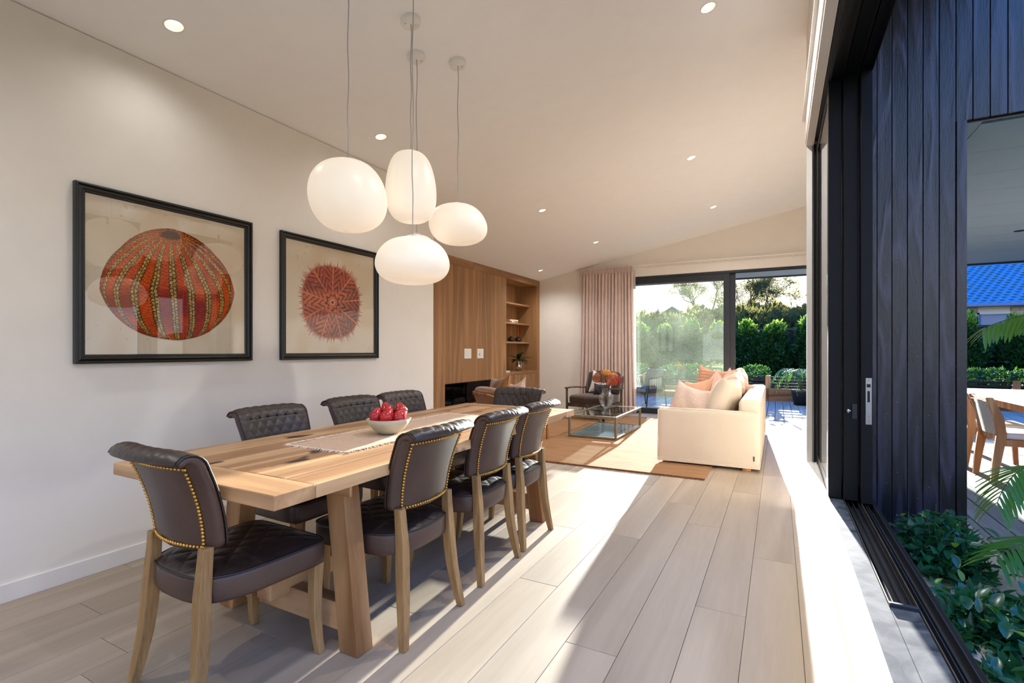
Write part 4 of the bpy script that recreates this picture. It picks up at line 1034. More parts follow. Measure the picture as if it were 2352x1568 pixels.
# vase and hydrangeas
VL = Vector((-2.185, 6.98, CZ))
va = thing('glass_vase', 'clear fluted glass urn vase holding autumn hydrangeas on the coffee table', 'vase', VL)
def vring(r, z, n=64, fl=.02):
    return [(r * (1 + fl * math.cos(16 * 2 * PI * j / n)) * math.cos(2 * PI * j / n), r * (1 + fl * math.cos(16 * 2 * PI * j / n)) * math.sin(2 * PI * j / n), z) for j in range(n)]
outp = [(.062, 0, 0), (.064, .008, 0), (.030, .022, 0), (.020, .04, 0), (.030, .05, 0), (.020, .06, 0), (.030, .075, .01), (.060, .105, .02), (.090, .15, .025), (.104, .20, .025), (.100, .245, .02), (.076, .285, .012), (.056, .305, .0), (.062, .325, 0), (.068, .332, 0)]
inp = [(r - .005, z, f) for r, z, f in reversed(outp[7:])] + [(.03, .088, 0), (.002, .085, 0)]
mb = MB(); secs = [vring(r, z, 64, f) for r, z, f in outp + inp]; mb.sweep(secs)
def realglass(name, tint=(.95, .98, .97)):
    m, n, b = new_mat(name); b.inputs['Base Color'].default_value = (*tint, 1); b.inputs['Roughness'].default_value = .02; b.inputs['Transmission Weight'].default_value = 1; b.inputs['IOR'].default_value = 1.45
    out = n.nodes['Material Output']; tr = N(n, 'ShaderNodeBsdfTransparent'); mx = N(n, 'ShaderNodeMixShader'); mx.inputs[0].default_value = .85
    n.links.new(b.outputs[0], mx.inputs[1]); n.links.new(tr.outputs[0], mx.inputs[2]); n.links.new(mx.outputs[0], out.inputs[0]); return m
mb.build('body', realglass('fluted_vase_glass'), va, True)
HY = [((-.005, .00, .565), .075, '#B9854A', 'orange yellow hydrangea head, topmost in the vase'), ((-.135, -.02, .500), .070, '#A05E42', 'rust orange hydrangea head at the left edge of the bunch'),
      ((-.052, -.02, .505), .080, '#6A4E3C', 'brown dried hydrangea head between the left and centre blooms'), ((.055, -.075, .475), .092, '#A65742', 'large coral hydrangea head low at the front of the bunch'),
      ((.150, -.01, .470), .070, '#8C3238', 'deep red hydrangea head at the right edge of the bunch'), ((.115, .06, .520), .070, '#B07446', 'orange hydrangea head behind the red one'),
      ((-.10, .07, .53), .065, '#6E4C3C', 'dark brown hydrangea head at the back left')]
for (p, r, col, lab) in HY:
    pos = VL + cr_ * p[0] + cf * p[1]; pos.z = CZ + p[2]
    t = thing('hydrangea', lab, 'flower', pos, 0, 'hydrangeas in the glass vase'); rg = random.Random(int(r * 1e4) + int(p[0] * 1000))
    mb = MB(); nf = 190
    for k in range(nf):
        z = 1 - 2 * (k + .5) / nf; a = k * 2.39996; d = Vector((math.cos(a) * math.sqrt(1 - z * z), math.sin(a) * math.sqrt(1 - z * z), z * .86))
        c = d * r * rg.uniform(.88, 1.04); e1 = d.cross(Vector((0, 0, 1)) if abs(d.z) < .8 else Vector((1, 0, 0))).normalized(); e2 = d.normalized().cross(e1); s_ = r * rg.uniform(.12, .17); ro = rg.uniform(0, PI)
        for q in range(4):
            an = ro + q * PI / 2; u = e1 * math.cos(an) + e2 * math.sin(an); v_ = e1 * -math.sin(an) + e2 * math.cos(an)
            mb.add([c, c + u * s_ * .6 + v_ * s_ * .45 + d * s_ * .3, c + u * s_ * 1.1 + d * s_ * rg.uniform(.1, .5), c + u * s_ * .6 - v_ * s_ * .45 + d * s_ * .3], [(0, 1, 2, 3)])
    mb.build('flower_head', two_side('petals_' + col[1:], col, .08, .9, .02, .6, 70), t, fix=False, kind='stuff')
    base = VL + Vector((p[0] * .12, p[1] * .12, .10 - 0)); bl = base - pos; mid = Vector((-(pos.x - VL.x) * .75, -(pos.y - VL.y) * .75, CZ + .325 - pos.z))
    MB().tube([(0, 0, 0), tuple(mid * .5 + Vector((0, 0, -.01))), tuple(mid), tuple(bl)], .0035, 6).build('stem', M['bark'], t, True)

# ------------------------------------------------------------------ armchairs
def armchair(name, lab, loc, rz, fab, wd):
    t = thing(name, lab, 'armchair', loc, rz)
    W = .36
    for s in (-1, 1):
        x = s * W
        fr_ = MB(); fr_.tube([(x, .33, 0), (x, .335, .20), (x, .34, .53)], [.020, .022, .020], 8); fr_.build('leg', wd, t, True)
        fr_ = MB(); fr_.tube([(x, -.42, 0), (x, -.34, .22), (x, -.36, .50), (x, -.45, .74)], [.018, .022, .022, .018], 8); fr_.build('leg', wd, t, True)
        MB().sweep([[(x - s * .03, y, z - .011), (x + s * .03, y, z - .011), (x + s * .03, y, z + .011), (x - s * .03, y, z + .011)] for y, z in ((.37, .545), (.25, .55), (0, .545), (-.25, .52), (-.40, .53))]).build('armrest', wd, t, bevel=.004)
        MB().box(x - .014, x + .014, -.36, .33, .23, .275).build('side_rail', wd, t, bevel=.003)
    MB().box(-W, W, .30, .33, .22, .28).build('front_rail', wd, t, bevel=.003)
    MB().box(-W, W, -.37, -.34, .23, .28).build('back_rail', wd, t, bevel=.003)
    MB().tube([(-W, -.445, .70), (-.15, -.475, .725), (.15, -.475, .725), (W, -.445, .70)], .020, 8).build('top_rail', wd, t, True)
    bsoft('seat_cushion', fab, t, -.33, .33, -.34, .34, .27, .42, .05, puff=(.01, .01, .02), wr=.003, seed=3)
    c = bsoft('back_cushion', fab, t, -.325, .325, -.07, .07, -.20, .22, .05, puff=(.01, .04, .02), wr=.004, seed=5); c.location = (0, -.36, .60); c.rotation_euler = (R_(14), 0, 0)
    return t
armchair('armchair', 'dark brown velvet armchair with wooden frame in front of the curtain', (-2.92, 8.60, RZ), R_(170), M['velvet'], M['greywood'])
armchair('armchair', 'tan armchair with curved wooden frame before the fireplace', (-3.28, 6.19, RZ), R_(-31.6), M['mustard'], M['teak']).scale = (1, 1, .86)
pillow('armchair_cushion', 'white and charcoal cushion on the brown velvet armchair', M['trim'], .42, .40, .12, (-2.78, 8.60, .66), Euler((R_(-16), R_(5), R_(-8))), 'cushions on the armchairs')
M['charcoal'] = plain('charcoal_cloth', '#3A3A42', .9)
pillow('armchair_cushion', 'small grey cushion low on the brown velvet armchair', M['charcoal'], .30, .20, .10, (-2.72, 8.42, .55), Euler((R_(-10), R_(0), R_(-6))), 'cushions on the armchairs')
pillow('armchair_cushion', 'pleated mustard velvet cushion on the tan armchair', M['mustard'], .50, .36, .16, (-3.40, 5.99, .70), Euler((R_(12), R_(6), R_(148))), 'cushions on the armchairs', soft=.4)
pillow('armchair_cushion', 'pale pink cushion peeping out behind the mustard one', M['pink'], .44, .40, .13, (-3.19, 6.10, .62), Euler((R_(12), R_(14), R_(150))), 'cushions on the armchairs')

# ------------------------------------------------------------------ curtain and far sliding door
cu = thing('curtain', 'dusty pink pleated floor length curtain at the left of the far door', 'curtain', (0, YB - .10, 0))
cx0, cx1 = -3.56, -2.50
def cf_(i, j):
    x = cx0 + (cx1 - cx0) * i; z = .02 + 2.74 * j; k = (1 - j)
    fl = (.8 + .35 * math.sin(i * 23)) * (.034 + .018 * k)
    ph = i * 2 * PI * 16 + .9 * math.sin(i * 31) * k + .4 * math.sin(z * 2 + i * 9)
    x += .05 * k * k * (i - .5) * 2 + .008 * math.cos(ph)
    return (x, fl * math.sin(ph) * (1 - .35 * j), z)
MB().grid(cf_, 420, 22).build('drape', M['curtain'], cu, True, fix=False)
def ch_(i, j):
    x = cx0 - .01 + (cx1 - cx0 + .02) * i; ph = i * 2 * PI * 38
    return (x, -.045 + .013 * math.copysign(abs(math.sin(ph)) ** .5, math.sin(ph)), 2.755 + .11 * j)
MB().grid(ch_, 456, 2).build('pleated_heading', M['curtain'], cu, True, fix=False)
sh = thing('sheer_curtain', 'narrow white sheer edge beside the pink curtain', 'curtain', (0, YB - .07, 0))
MB().grid(lambda i, j: (-2.56 + .10 * i + .02 * (1 - j), .012 * math.sin(i * 22), .02 + 2.78 * j), 40, 8).build('drape', M['sheer'], sh, True, fix=False)
tr_ = struct(MB().box(-3.6, .98, YB - .09, YB - .05, 2.868, 2.886).build('trim_1', M['white'], bevel=.002))
for k in range(7): MB().box(-2.3 + .5 * k, -2.28 + .5 * k, YB - .09, YB, 2.855, 2.868).build('bracket', M['white'], tr_)
struct(MB().box(DX0 - .05, .98, YB - .012, YB, DH + .01, 2.84).build('trim_2', M['trim'], bevel=.002))
dr = struct(MB().box(DX0, DX1, YB + .02, YB + .15, -.03, .004).build('door_1', M['alu_g']))
MB().box(DX0, DX1, YB + .015, YB + .15, DH - .04, DH + .01).build('head_frame', M['alu_g'], dr)
MB().box(DX0, DX0 + .05, YB + .02, YB + .15, 0, DH - .04).build('side_frame', M['alu_g'], dr); MB().box(DX1 - .05, DX1, YB + .02, YB + .15, 0, DH - .04).build('side_frame', M['alu_g'], dr)
MB().box(DX0, DX1, YB - .001, YB + .02, -.01, .003).build('threshold', M['alu_g'], dr)
def dpanel(x0, x1, y, mat):
    p = MB().box(x0, x0 + .085, y, y + .045, .004, DH - .04).build('stile', M['alu_g'], dr, bevel=.003)
    MB().box(x1 - .105, x1, y, y + .045, .004, DH - .04).build('stile', M['alu_g'], dr, bevel=.003)
    MB().box(x0 + .085, x1 - .105, y, y + .045, .004, .10).build('rail', M['alu_g'], dr); MB().box(x0 + .085, x1 - .105, y, y + .045, DH - .135, DH - .04).build('rail', M['alu_g'], dr)
    MB().box(x0 + .085, x1 - .105, y + .02, y + .026, .10, DH - .135).build('pane', mat, dr)
dpanel(-2.62, -.775, YB + .03, M['dirty'])
dpanel(-2.61, -.685, YB + .09, M['glass'])
ls = MB().box(-.700, -.684, YB + .10, YB + .128, 1.00, 1.24).build('lock_plate', M['steel'], dr, bevel=.001)
MB().box(-.6835, -.682, YB + .108, YB + .12, 1.09, 1.17).build('lock_slot', M['firebox'], ls)

# ------------------------------------------------------------------ foliage helpers
def leaf_arrays(P, D, L, W, rs):
    """P positions, D directions: folded kite leaves, 2 triangles each"""
    n = len(P); D = D / (np.linalg.norm(D, axis=1)[:, None] + 1e-9); A = rs.normal(size=(n, 3)); Sd = np.cross(D, A); Sd /= (np.linalg.norm(Sd, axis=1)[:, None] + 1e-9)
    L = L * rs.uniform(.7, 1.25, (n, 1)); W = W * rs.uniform(.8, 1.2, (n, 1)); up = np.cross(Sd, D)
    v0 = P; v1 = P + D * L * .45 + Sd * W + up * W * .35; v2 = P + D * L; v3 = P + D * L * .45 - Sd * W + up * W * .35
    V = np.stack([v0, v1, v2, v3], 1).reshape(-1, 3); b = np.arange(n)[:, None] * 4
    F = np.concatenate([np.concatenate([b, b + 1, b + 2], 1), np.concatenate([b, b + 2, b + 3], 1)], 0)
    return V, F
def np_mesh(name, V, F, mat):
    me = bpy.data.meshes.new(name); me.vertices.add(len(V)); me.vertices.foreach_set('co', V.astype(np.float32).ravel())
    k = F.shape[1]; me.loops.add(len(F) * k); me.polygons.add(len(F)); me.loops.foreach_set('vertex_index', F.astype(np.int32).ravel())
    me.polygons.foreach_set('loop_start', np.arange(0, len(F) * k, k, dtype=np.int32)); me.update(calc_edges=True); me.materials.append(mat); return me
def crown_mesh(name, n, rad, mat, L, W, seed, hollow=.55, lump=.25, up=.4, taper=0.0):
    rs = np.random.default_rng(seed); d = rs.normal(size=(n, 3)); d /= np.linalg.norm(d, axis=1)[:, None]
    r = (hollow + (1 - hollow) * rs.random((n, 1)) ** .6)
    bl = np.sin(d[:, :1] * 5 + seed) * np.sin(d[:, 1:2] * 6 + 2 * seed) * np.sin(d[:, 2:3] * 5 + 1)
    P = d * r * (1 + lump * bl) * np.array(rad); P[:, :2] *= (1 - taper * np.clip(P[:, 2:3] / rad[2], -.3, 1)); D = d + rs.normal(size=(n, 3)) * .8 + np.array([0, 0, up])
    V, F = leaf_arrays(P, D, L, W, rs); return np_mesh(name, V, F, mat)

# ------------------------------------------------------------------ garden bed shrubs beside the window
lf = MB()
def lfn(i, j):
    u = -1 + 2 * i; t_ = j; wd = .020 * math.sin(PI * min(1, t_ * .93 + .05)) ** .75
    return (u * wd, t_ * .078, abs(u) * wd * .45 - .020 * t_ * t_)
lme = lf.grid(lfn, 2, 5).mesh('leaf', True); lme.materials.append(M['leaf'])
lme2 = lme.copy(); lme2.materials.clear(); lme2.materials.append(M['leafnew'])
def shrub(x, y, z, rx, ry, rz_, seed, lab, nparts=170, nst=2300):
    t = thing('garden_shrub', lab, 'shrub', (x, y, z), 0, 'glossy leaved shrubs in the bed outside the window'); rg = random.Random(seed)
    tips = []
    for k in range(16):
        a = rg.uniform(0, 2 * PI); e = rg.uniform(.2, 1.0); tip = Vector((rx * math.cos(a) * (1 - e * .6), ry * math.sin(a) * (1 - e * .6), rz_ * (.55 + .5 * e)))
        mid = tip * .5 + Vector((0, 0, .04)); MB().tube([(0, 0, 0), tuple(mid), tuple(tip)], [.006, .004, .002], 5).build('branch', M['stem'], t); tips.append((mid, tip))
    cnt = 0
    while cnt < nparts:
        mid, tip = rg.choice(tips); f = rg.uniform(.35, 1.0); p = mid.lerp(tip, f) + Vector((rg.gauss(0, .035), rg.gauss(0, .035), rg.gauss(0, .02)))
        top = f > .93
        o = link('leaf', lme2 if (top and rg.random() < .5) else lme, None, t); o.location = p
        d = Vector((rg.gauss(0, 1), rg.gauss(0, 1), rg.uniform(-.1, .9) + (.6 if top else 0))).normalized(); o.rotation_euler = d.to_track_quat('Y', 'Z').to_euler(); s_ = rg.uniform(.65, 1.25) * (.75 if top else 1); o.scale = (s_, s_, s_); cnt += 1
    rs = np.random.default_rng(seed); d = rs.normal(size=(nst, 3)); d[:, 2] = np.abs(d[:, 2]) * .9; d /= np.linalg.norm(d, axis=1)[:, None]
    P = d * (.35 + .6 * rs.random((nst, 1))) * np.array([rx, ry, rz_]); D = d + rs.normal(size=(nst, 3)) * .8
    V, F = leaf_arrays(P, D, .07, .017, rs); link('foliage', np_mesh('foliage', V, F, M['leaf']), None, t, kind='stuff')
shrub(.80, 3.62, -.24, .26, .30, .56, 1, 'tallest glossy shrub against the dark cladding')
shrub(1.04, 3.20, -.30, .28, .30, .34, 2, 'glossy shrub in front of the deck edge, right of the tallest one')
shrub(.80, 2.95, -.24, .28, .30, .38, 3, 'glossy shrub close to the black window track')
shrub(1.22, 2.75, -.26, .28, .30, .36, 4, 'glossy shrub with bright new tips at the right edge')
shrub(.86, 2.45, -.24, .30, .30, .36, 5, 'dense low shrub in the middle of the bed')
shrub(1.18, 2.25, -.24, .30, .28, .38, 6, 'dense shrub at the lower right corner')
shrub(1.10, 1.85, -.24, .30, .28, .34, 8, 'low shrub at the bottom edge beyond the nearest one', 60)
shrub(1.46, 2.55, -.26, .24, .28, .38, 9, 'shrub cut by the right edge of the view', 60)
shrub(1.00, 2.78, -.26, .28, .28, .32, 10, 'low shrub filling the gap between the taller ones', 80)
shrub(1.02, 2.12, -.24, .26, .28, .33, 11, 'low shrub between the two nearest shrubs', 80)
shrub(.78, 2.0, -.24, .26, .28, .30, 7, 'nearest glossy shrub at the bottom of the view', 120)

# ------------------------------------------------------------------ palms
pl = MB().grid(lambda i, j: ((-1 + 2 * i) * .024 * math.sin(PI * min(1, j * .9 + .09)) ** .6, j * .42, abs(-1 + 2 * i) * .006 - .10 * j * j), 2, 7).mesh('leaflet', True); pl.materials.append(M['palm'])
pl2 = MB().grid(lambda i, j: ((-1 + 2 * i) * .015 * math.sin(PI * min(1, j * .9 + .09)) ** .6, j * .42, -.10 * j * j), 2, 6).mesh('leaflet', True); pl2.materials.append(M['lowleaf'])
def frond(par, pts, nl, scale, seed, droop=.3, lm=None):
    rg = random.Random(seed); P = [Vector(p) for p in pts]
    def bez(t_):
        n = len(P) - 1; q = list(P)
        for r in range(n): q = [q[i].lerp(q[i + 1], t_) for i in range(len(q) - 1)]
        return q[0]
    path = [bez(k / 24) for k in range(25)]
    f = MB().tube([tuple(p) for p in path], [.009 * (1 - .8 * k / 24) for k in range(25)], 6).build('frond', M['stem'], par, True)
    for k in range(nl):
        t_ = .28 + .72 * k / (nl - 1); c = bez(t_); tg = (bez(min(1, t_ + .01)) - bez(t_ - .01)).normalized(); side = tg.cross(Vector((0, 0, 1))).normalized()
        for s in (-1, 1):
            d = (tg * .75 + side * s * (1 - .35 * t_) + Vector((0, 0, rg.uniform(-.1, .1) - droop * .5))).normalized()
            o = link('leaflet', lm or pl, None, f); o.location = c; o.rotation_euler = d.to_track_quat('Y', 'Z').to_euler(); s_ = scale * (1.05 - .5 * abs(t_ - .55) * 1.6) * rg.uniform(.9, 1.1); o.scale = (s_ * 1.1, s_, s_)
pa = thing('palm', 'palm reaching into view from the right over the deck', 'palm', (0, 0, 0))
frond(pa, [(1.66, 4.02, -.3), (1.5, 3.85, .28), (1.2, 3.58, .30), (.955, 3.30, .215)], 22, .56, 1, .25)
frond(pa, [(1.75, 4.15, -.1), (1.62, 4.40, .62), (1.27, 4.08, .66), (1.127, 3.90, .34)], 22, .62, 2, .5)
frond(pa, [(2.10, 4.10, 1.15), (2.0, 4.40, 1.62), (1.55, 4.65, 1.53), (1.215, 4.42, 1.38)], 24, .62, 3, .8)
frond(pa, [(1.68, 3.95, -.2), (1.62, 3.6, .42), (1.5, 3.2, .36), (1.36, 2.95, .12)], 20, .56, 4)
MB().tube([(1.70, 4.05, -.35), (1.70, 4.05, -.2), (1.74, 4.14, -.05)], [.07, .05, .03], 10).build('trunk', M['bark'], pa, True)
MB().tube([(2.08, 4.08, -.35), (2.1, 4.1, .5), (2.10, 4.10, 1.18)], [.06, .045, .02], 10).build('trunk', M['bark'], pa, True)
pf = thing('potted_palm', 'potted palm on the far edge of the deck, framed by the open door', 'palm', (.46, 13.0, -.008))
MB().lathe([(.0005, 0), (.15, 0), (.20, .30), (.21, .34), (.19, .34), (.18, .30), (.0005, .29)], 20, cap=False).build('pot', M['firebox'], pf, True)
for k in range(9):
    a = k * .698 + .3; r = .75 if math.sin(a) < .5 else .5
    frond(pf, [(0, 0, .3), (.12 * math.cos(a), .12 * math.sin(a), .95), (.55 * r * math.cos(a) * 1.1, .55 * r * math.sin(a), 1.0), (.85 * r * math.cos(a), .85 * r * math.sin(a), .42)], 13, .62, 20 + k, .9, pl2)

# ------------------------------------------------------------------ planters and low shrubs at the deck edge
for i in range(-5, 5):
    x0 = -.22 + 1.5 * i
    t = thing('planter_box', 'long timber planter box at the far deck edge, ' + ['hidden far left', 'second from the far left', 'left behind the far door glass', 'behind the middle of the far door', 'left of the door mullion', 'seen through the open door', 'just right of the open door', 'beyond the patio table, left', 'beyond the patio table, middle', 'beyond the patio table, right'][i + 5], 'planter', (x0 + .75, 13.98, -.05), 0, 'planter boxes along the deck')
    for k in range(2): MB().box(-.74, .74, -.24, -.215, .02 + .165 * k, .18 + .165 * k).build('board', M['planter'], t, bevel=.003)
    MB().box(-.74, .74, .2, .22, .02, .34).build('board', M['planter'], t); MB().box(-.74, .74, -.21, .2, .02, .28).build('soil', M['soil'], t)
    for s in (-1, 1): MB().box(s * .72 - .03, s * .72 + .03, -.20, -.14, 0, .66).build('post', M['teak'], t, bevel=.003)
    for k in range(4): MB().box(-.74, .74, -.16, -.145, .36 + .075 * k, .405 + .075 * k).build('slat', M['fence'], t)
    for s in (-1, 0, 1):
        if (i * 3 + s) % 4 == 1 or i == 0: continue
        o = link('low_shrub', crown_mesh('low_shrub', 420, (.34, .24, .15), M['lowleaf'], .09, .022, 40 + i * 3 + s), None, None, loc=(x0 + .75 + s * .46, 13.98, .68), kind='stuff')
        tag(o, 'low bright green shrub growing in the planter boxes at the deck edge', 'shrub', 'low shrubs in the planters', 'stuff')

# ------------------------------------------------------------------ slatted fence and tall hedge
FY = 27.0
fnc = thing('slatted_fence', 'tall dark horizontal slatted fence running behind the hedge', 'fence', (0, FY, -.4))
for k in range(20):
    z = .10 + .128 * k
    for xx in range(-6, 7): 
        if -15 < xx * 2.4 < 15: MB().box(-1.19, 1.19, -.012, .012, -.048, .048).build('slat', M['fence'], fnc, loc=(xx * 2.4, 0, z)) if (xx, k) == (-6, 0) else link('slat', bpy.data.meshes['slat.%03d' % 0] if False else SL, None, fnc, loc=(xx * 2.4, 0, z))
        if (xx, k) == (-6, 0): SL = [o for o in fnc.children if o.name.startswith('slat')][0].data
for xx in range(-6, 8): MB().box(xx * 2.4 - 1.25, xx * 2.4 - 1.15, .012, .10, 0, 2.66).build('post', M['fence'], fnc)
MB().box(-15.6, 15.6, -.05, .06, 2.58, 2.66).build('cap_rail', M['alu_g'], fnc)
hp = [-13.2, -11.8, -10.4, -9.0, -7.7, -6.4, -5.1, -3.8, -2.55, -1.35, -.1, 1.15, 2.5, 3.9, 5.3, 6.6, 8.1, 9.6, 11.2, 12.9]
hlab = {8: 'behind the door mullion', 9: 'first seen through the open door', 10: 'in the middle of the open doorway', 11: 'at the right of the open doorway', 15: 'left one beyond the patio', 16: 'right one beyond the patio'}
hm = [crown_mesh('foliage', 6000, (.84, .56, 1.34), M['hedge'], .16, .05, 60 + k, .45, .42, .9, .36) for k in range(4)]
hn = [crown_mesh('new_growth', 420, (.36, .30, .46), M['leafnew'], .17, .045, 80 + k, .3, .3, 1.4) for k in range(3)]
for k, x in enumerate(hp):
    t = thing('hedge_shrub', 'tall hedge plant against the slatted fence, ' + hlab.get(k, 'number %s from the left end of the row' % ['one', 'two', 'three', 'four', 'five', 'six', 'seven', 'eight', '', '', '', '', 'thirteen', 'fourteen', 'fifteen', '', '', 'eighteen', 'nineteen', 'twenty'][k]), 'hedge plant', (x, FY - .9 + .15 * math.sin(k * 2.3), -.4), k * 1.3, 'hedge plants along the fence')
    s_ = (1.0, 1.02, .97, 1.05)[k % 4]
    o = link('foliage', hm[k % 4], None, t, loc=(0, 0, 1.42 * s_), kind='stuff'); o.scale = (1, 1, s_)
    o = link('new_growth', hn[k % 3], None, t, loc=(0, 0, 2.55 * s_), kind='stuff')
    MB().tube([(0, 0, 0), (.02, 0, .7), (0, .02, 1.5)], [.05, .04, .02], 6).build('stem', M['bark'], t)

# ------------------------------------------------------------------ distant trees and hill
def hill_h(x, y):
    d = max(0, y - 34); return -.4 + .105 * d * (1 - .25 * math.sin(x * .06 + 1)) * max(0.15, min(1, (12 - x) / 26))
hl = MB().grid(lambda i, j: (-110 + 190 * i, 34 + 90 * j, hill_h(-110 + 190 * i, 34 + 90 * j)), 60, 30).build('hillside', M['grass'], None, True); struct(hl)
tc_ = [crown_mesh('crown', 3000, (1, 1, .85), M[('bush', 'treeleaf', 'hedge')[k % 3]], .16, .055, 100 + k, .45, .45, .3) for k in range(6)]
rg = random.Random(21); tr0 = MB().tube([(0, 0, -1.6), (.03, 0, -.6), (0, 0, .1)], [.09, .07, .03], 6).mesh('trunk'); tr0.materials.append(M['bark'])
k = 0
for row, (yy, sc0) in enumerate(((38, 2.2), (50, 2.9), (64, 3.6), (80, 4.2))):
    xa, xb = -.60 * yy, .16 * yy
    x = xa
    while x < xb:
        s_ = sc0 * rg.uniform(.75, 1.2)
        yb = yy + rg.uniform(-2.5, 2.5); gz_ = hill_h(x, yb)
        lim = .066 if x / yb < -.12 else .072   # keep the tops below the skyline of the photo
        zt = 1.23 + lim * yb * rg.uniform(.84, 1.02)
        zc = zt - s_ * .85
        ok_ = True
        if ok_:
            t = thing('background_tree', 'bushy backlit tree on the slope beyond the fence', 'tree', (x, yb, zc), rg.uniform(0, 6), 'trees on the slope beyond the fence')
            o = link('crown', tc_[(k % 3) * 2 if x / yb < -.12 else (1, 4, 1)[k % 3]], None, t, kind='stuff'); o.scale = (s_, s_, s_); o2 = link('trunk', tr0, None, t); o2.scale = (s_, s_, s_)
        k += 1; x += s_ * rg.uniform(.85, 1.25)
# skyline tree left of the mullion
def branch_tree(name, lab, loc, H, seed, spread, nleaf, mat, depth=6, lean=0, top=12.0):
    t = thing(name, lab, 'tree', loc); rg = random.Random(seed); mb = MB(); ends = []
    def rec(p, d, L, r, k):
        q = p + d * L; m_ = p.lerp(q, .5) + Vector((rg.gauss(0, .04), rg.gauss(0, .04), 0)) * L
        mb.tube([tuple(p), tuple(m_), tuple(q)], [r, r * .85, r * .68], 5 if k < 3 else 4, False)
        if k >= 2: ends.append((m_, d)); ends.append((q, d))
        if k == depth: return
        for c in range(2 if k else 3):
            ax = Vector((rg.gauss(0, 1), rg.gauss(0, 1), rg.gauss(0, .5))).normalized(); dd = (Matrix.Rotation(rg.uniform(.25, spread), 3, ax) @ d); dd.z += .10; dd.normalize()
            rec(q, dd, L * rg.uniform(.68, .86), r * .66, k + 1)
    rec(Vector((0, 0, 0)), Vector((lean, 0, 1)).normalized(), H * .24, H * .022, 0)
    kf = (top - loc[2]) / max(v[2] for v in mb.v); mb.v = [(v[0] * kf, v[1] * kf, v[2] * kf) for v in mb.v]; ends = [(e[0] * kf, e[1]) for e in ends]
    mb.build('trunk', M['bark'], t, True, fix=False)
    rs = np.random.default_rng(seed); E_ = np.array([e[0] for e in ends]); idx = rs.integers(0, len(E_), nleaf); P = E_[idx] + rs.normal(size=(nleaf, 3)) * H * .022; D = rs.normal(size=(nleaf, 3))
    V, F = leaf_arrays(P, D, H * .016, H * .006, rs); link('foliage', np_mesh('foliage', V, F, mat), None, t, kind='stuff'); return t
branch_tree('skyline_tree', 'big half bare tree with thin leaves against the sky in the open doorway', (-3.4, 80, 1.2), 13.2, 5, 1.0, 6500, M['treeleaf'], 7, top=12.0)
branch_tree('skyline_tree', 'thin airy tree against the sky just left of the door mullion', (-9.6, 78, 3.0), 10.5, 8, .95, 4200, M['treeleaf'], 7, top=11.6)
branch_tree('skyline_tree', 'small spindly tree at the left edge of the far door glass', (-22.5, 82, 5.0), 4.5, 12, .7, 700, M['treeleaf'], 6, top=10.2)
# hilltop houses
def gable(lab, x, y, z, w_, h_, rh, d_=5):
    t = thing('hilltop_house', lab, 'house', (x, y, z)); MB().box(-w_ / 2, w_ / 2, 0, d_, 0, h_).build('wall', M['darkroof'], t)
    MB().prism([(-w_ / 2 - .3, h_ - .1), (0, h_ + rh), (w_ / 2 + .3, h_ - .1)], -.2, d_ + .2, 'Y').build('roof', M['darkroof'], t)
    f = MB().box(-.5, .5, -.06, 0, h_ - 1.0, h_ - .3).build('window', M['trim'], t); MB().box(-.42, .42, -.08, -.06, h_ - .92, h_ - .38).build('pane', M['glass'], f)
gable('largest dark gabled house on the skyline beyond the far door glass', -16.3, 90, 5.2, 4.6, 2.2, 1.5)
gable('dark gabled house right behind the largest one on the skyline', -13.6, 96, 5.6, 3.6, 2.2, 1.3)
gable('smallest dark gable at the right end of the skyline houses', -11.9, 100, 5.9, 3.0, 2.2, 1.2)
# neighbour's hipped dark roof above the hedge
nh_ = thing('neighbour_house', 'house with dark hipped roof showing above the hedge in the doorway', 'house', (3.1, 45, -.4))
MB().box(-2.4, 4.5, .4, 6, 0, 4.0).build('wall', M['brick'], nh_)
MB().add([(-3, -.2, 4.0), (5, -.2, 4.0), (5, 7, 4.0), (-3, 7, 4.0), (.2, 3.2, 5.35), (2.4, 3.2, 5.35)], [(0, 1, 5, 4), (1, 2, 5), (2, 3, 4, 5), (3, 0, 4), (3, 2, 1, 0)]).build('roof', M['darkroof'], nh_)
MB().box(-3.05, 5.05, -.3, -.18, 3.85, 4.02).build('gutter', M['darkroof'], nh_)
sh_ = thing('garden_parasol', 'pale canopy glimpsed over the hedge through the far door glass', 'parasol', (-7.6, 29, 0))
MB().lathe([(.001, .42), (.5, .34), (1.15, .0), (1.13, -.02), (.5, .30), (.001, .38)], 8, cap=False).build('canopy', M['sheer'], sh_); sh_.location = (-7.3, 28.6, 1.95)
MB().tube([(0, 0, .35), (0, 0, -2.35)], .03, 8).build('pole', M['trim'], sh_)

# ------------------------------------------------------------------ neighbour's house beyond the patio
HY_ = 32.0
hs = thing('brick_house', 'pale brick house with blue grey tiled roof beyond the patio', 'house', (8, HY_, -.4))
ex, ez = 14, 3.87
MB().box(-3.6, ex, 1.02, 8, 0, ez).build('mortar_wall', M['mortar'], hs)
bme = MB().box(-.145, .145, -.02, .03, -.065, .065).mesh('brick'); bme.materials.append(M['brick'])
for r in range(15):
    z = ez - .08 - .145 * r
    for c in range(20):
        x = -1.6 + .305 * c + (.15 if r % 2 else 0)
        if .82 < x < 2.0 and z < 3.75: continue
        if z > 1.6: link('brick', bme, None, hs, loc=(x, 1.0, z))
wf_ = MB(); wf_.box(.88, 1.88, .93, 1.02, 2.3, 3.42); wn_ = wf_.build('window', M['gutter'], hs)
MB().box(.93, 1.83, .92, .935, 2.4, 3.34).build('pane', M['picglass'], wn_)
MB().box(.80, 1.98, .93, 1.03, 3.42, 3.86).build('lintel_panel', M['trim'], hs)
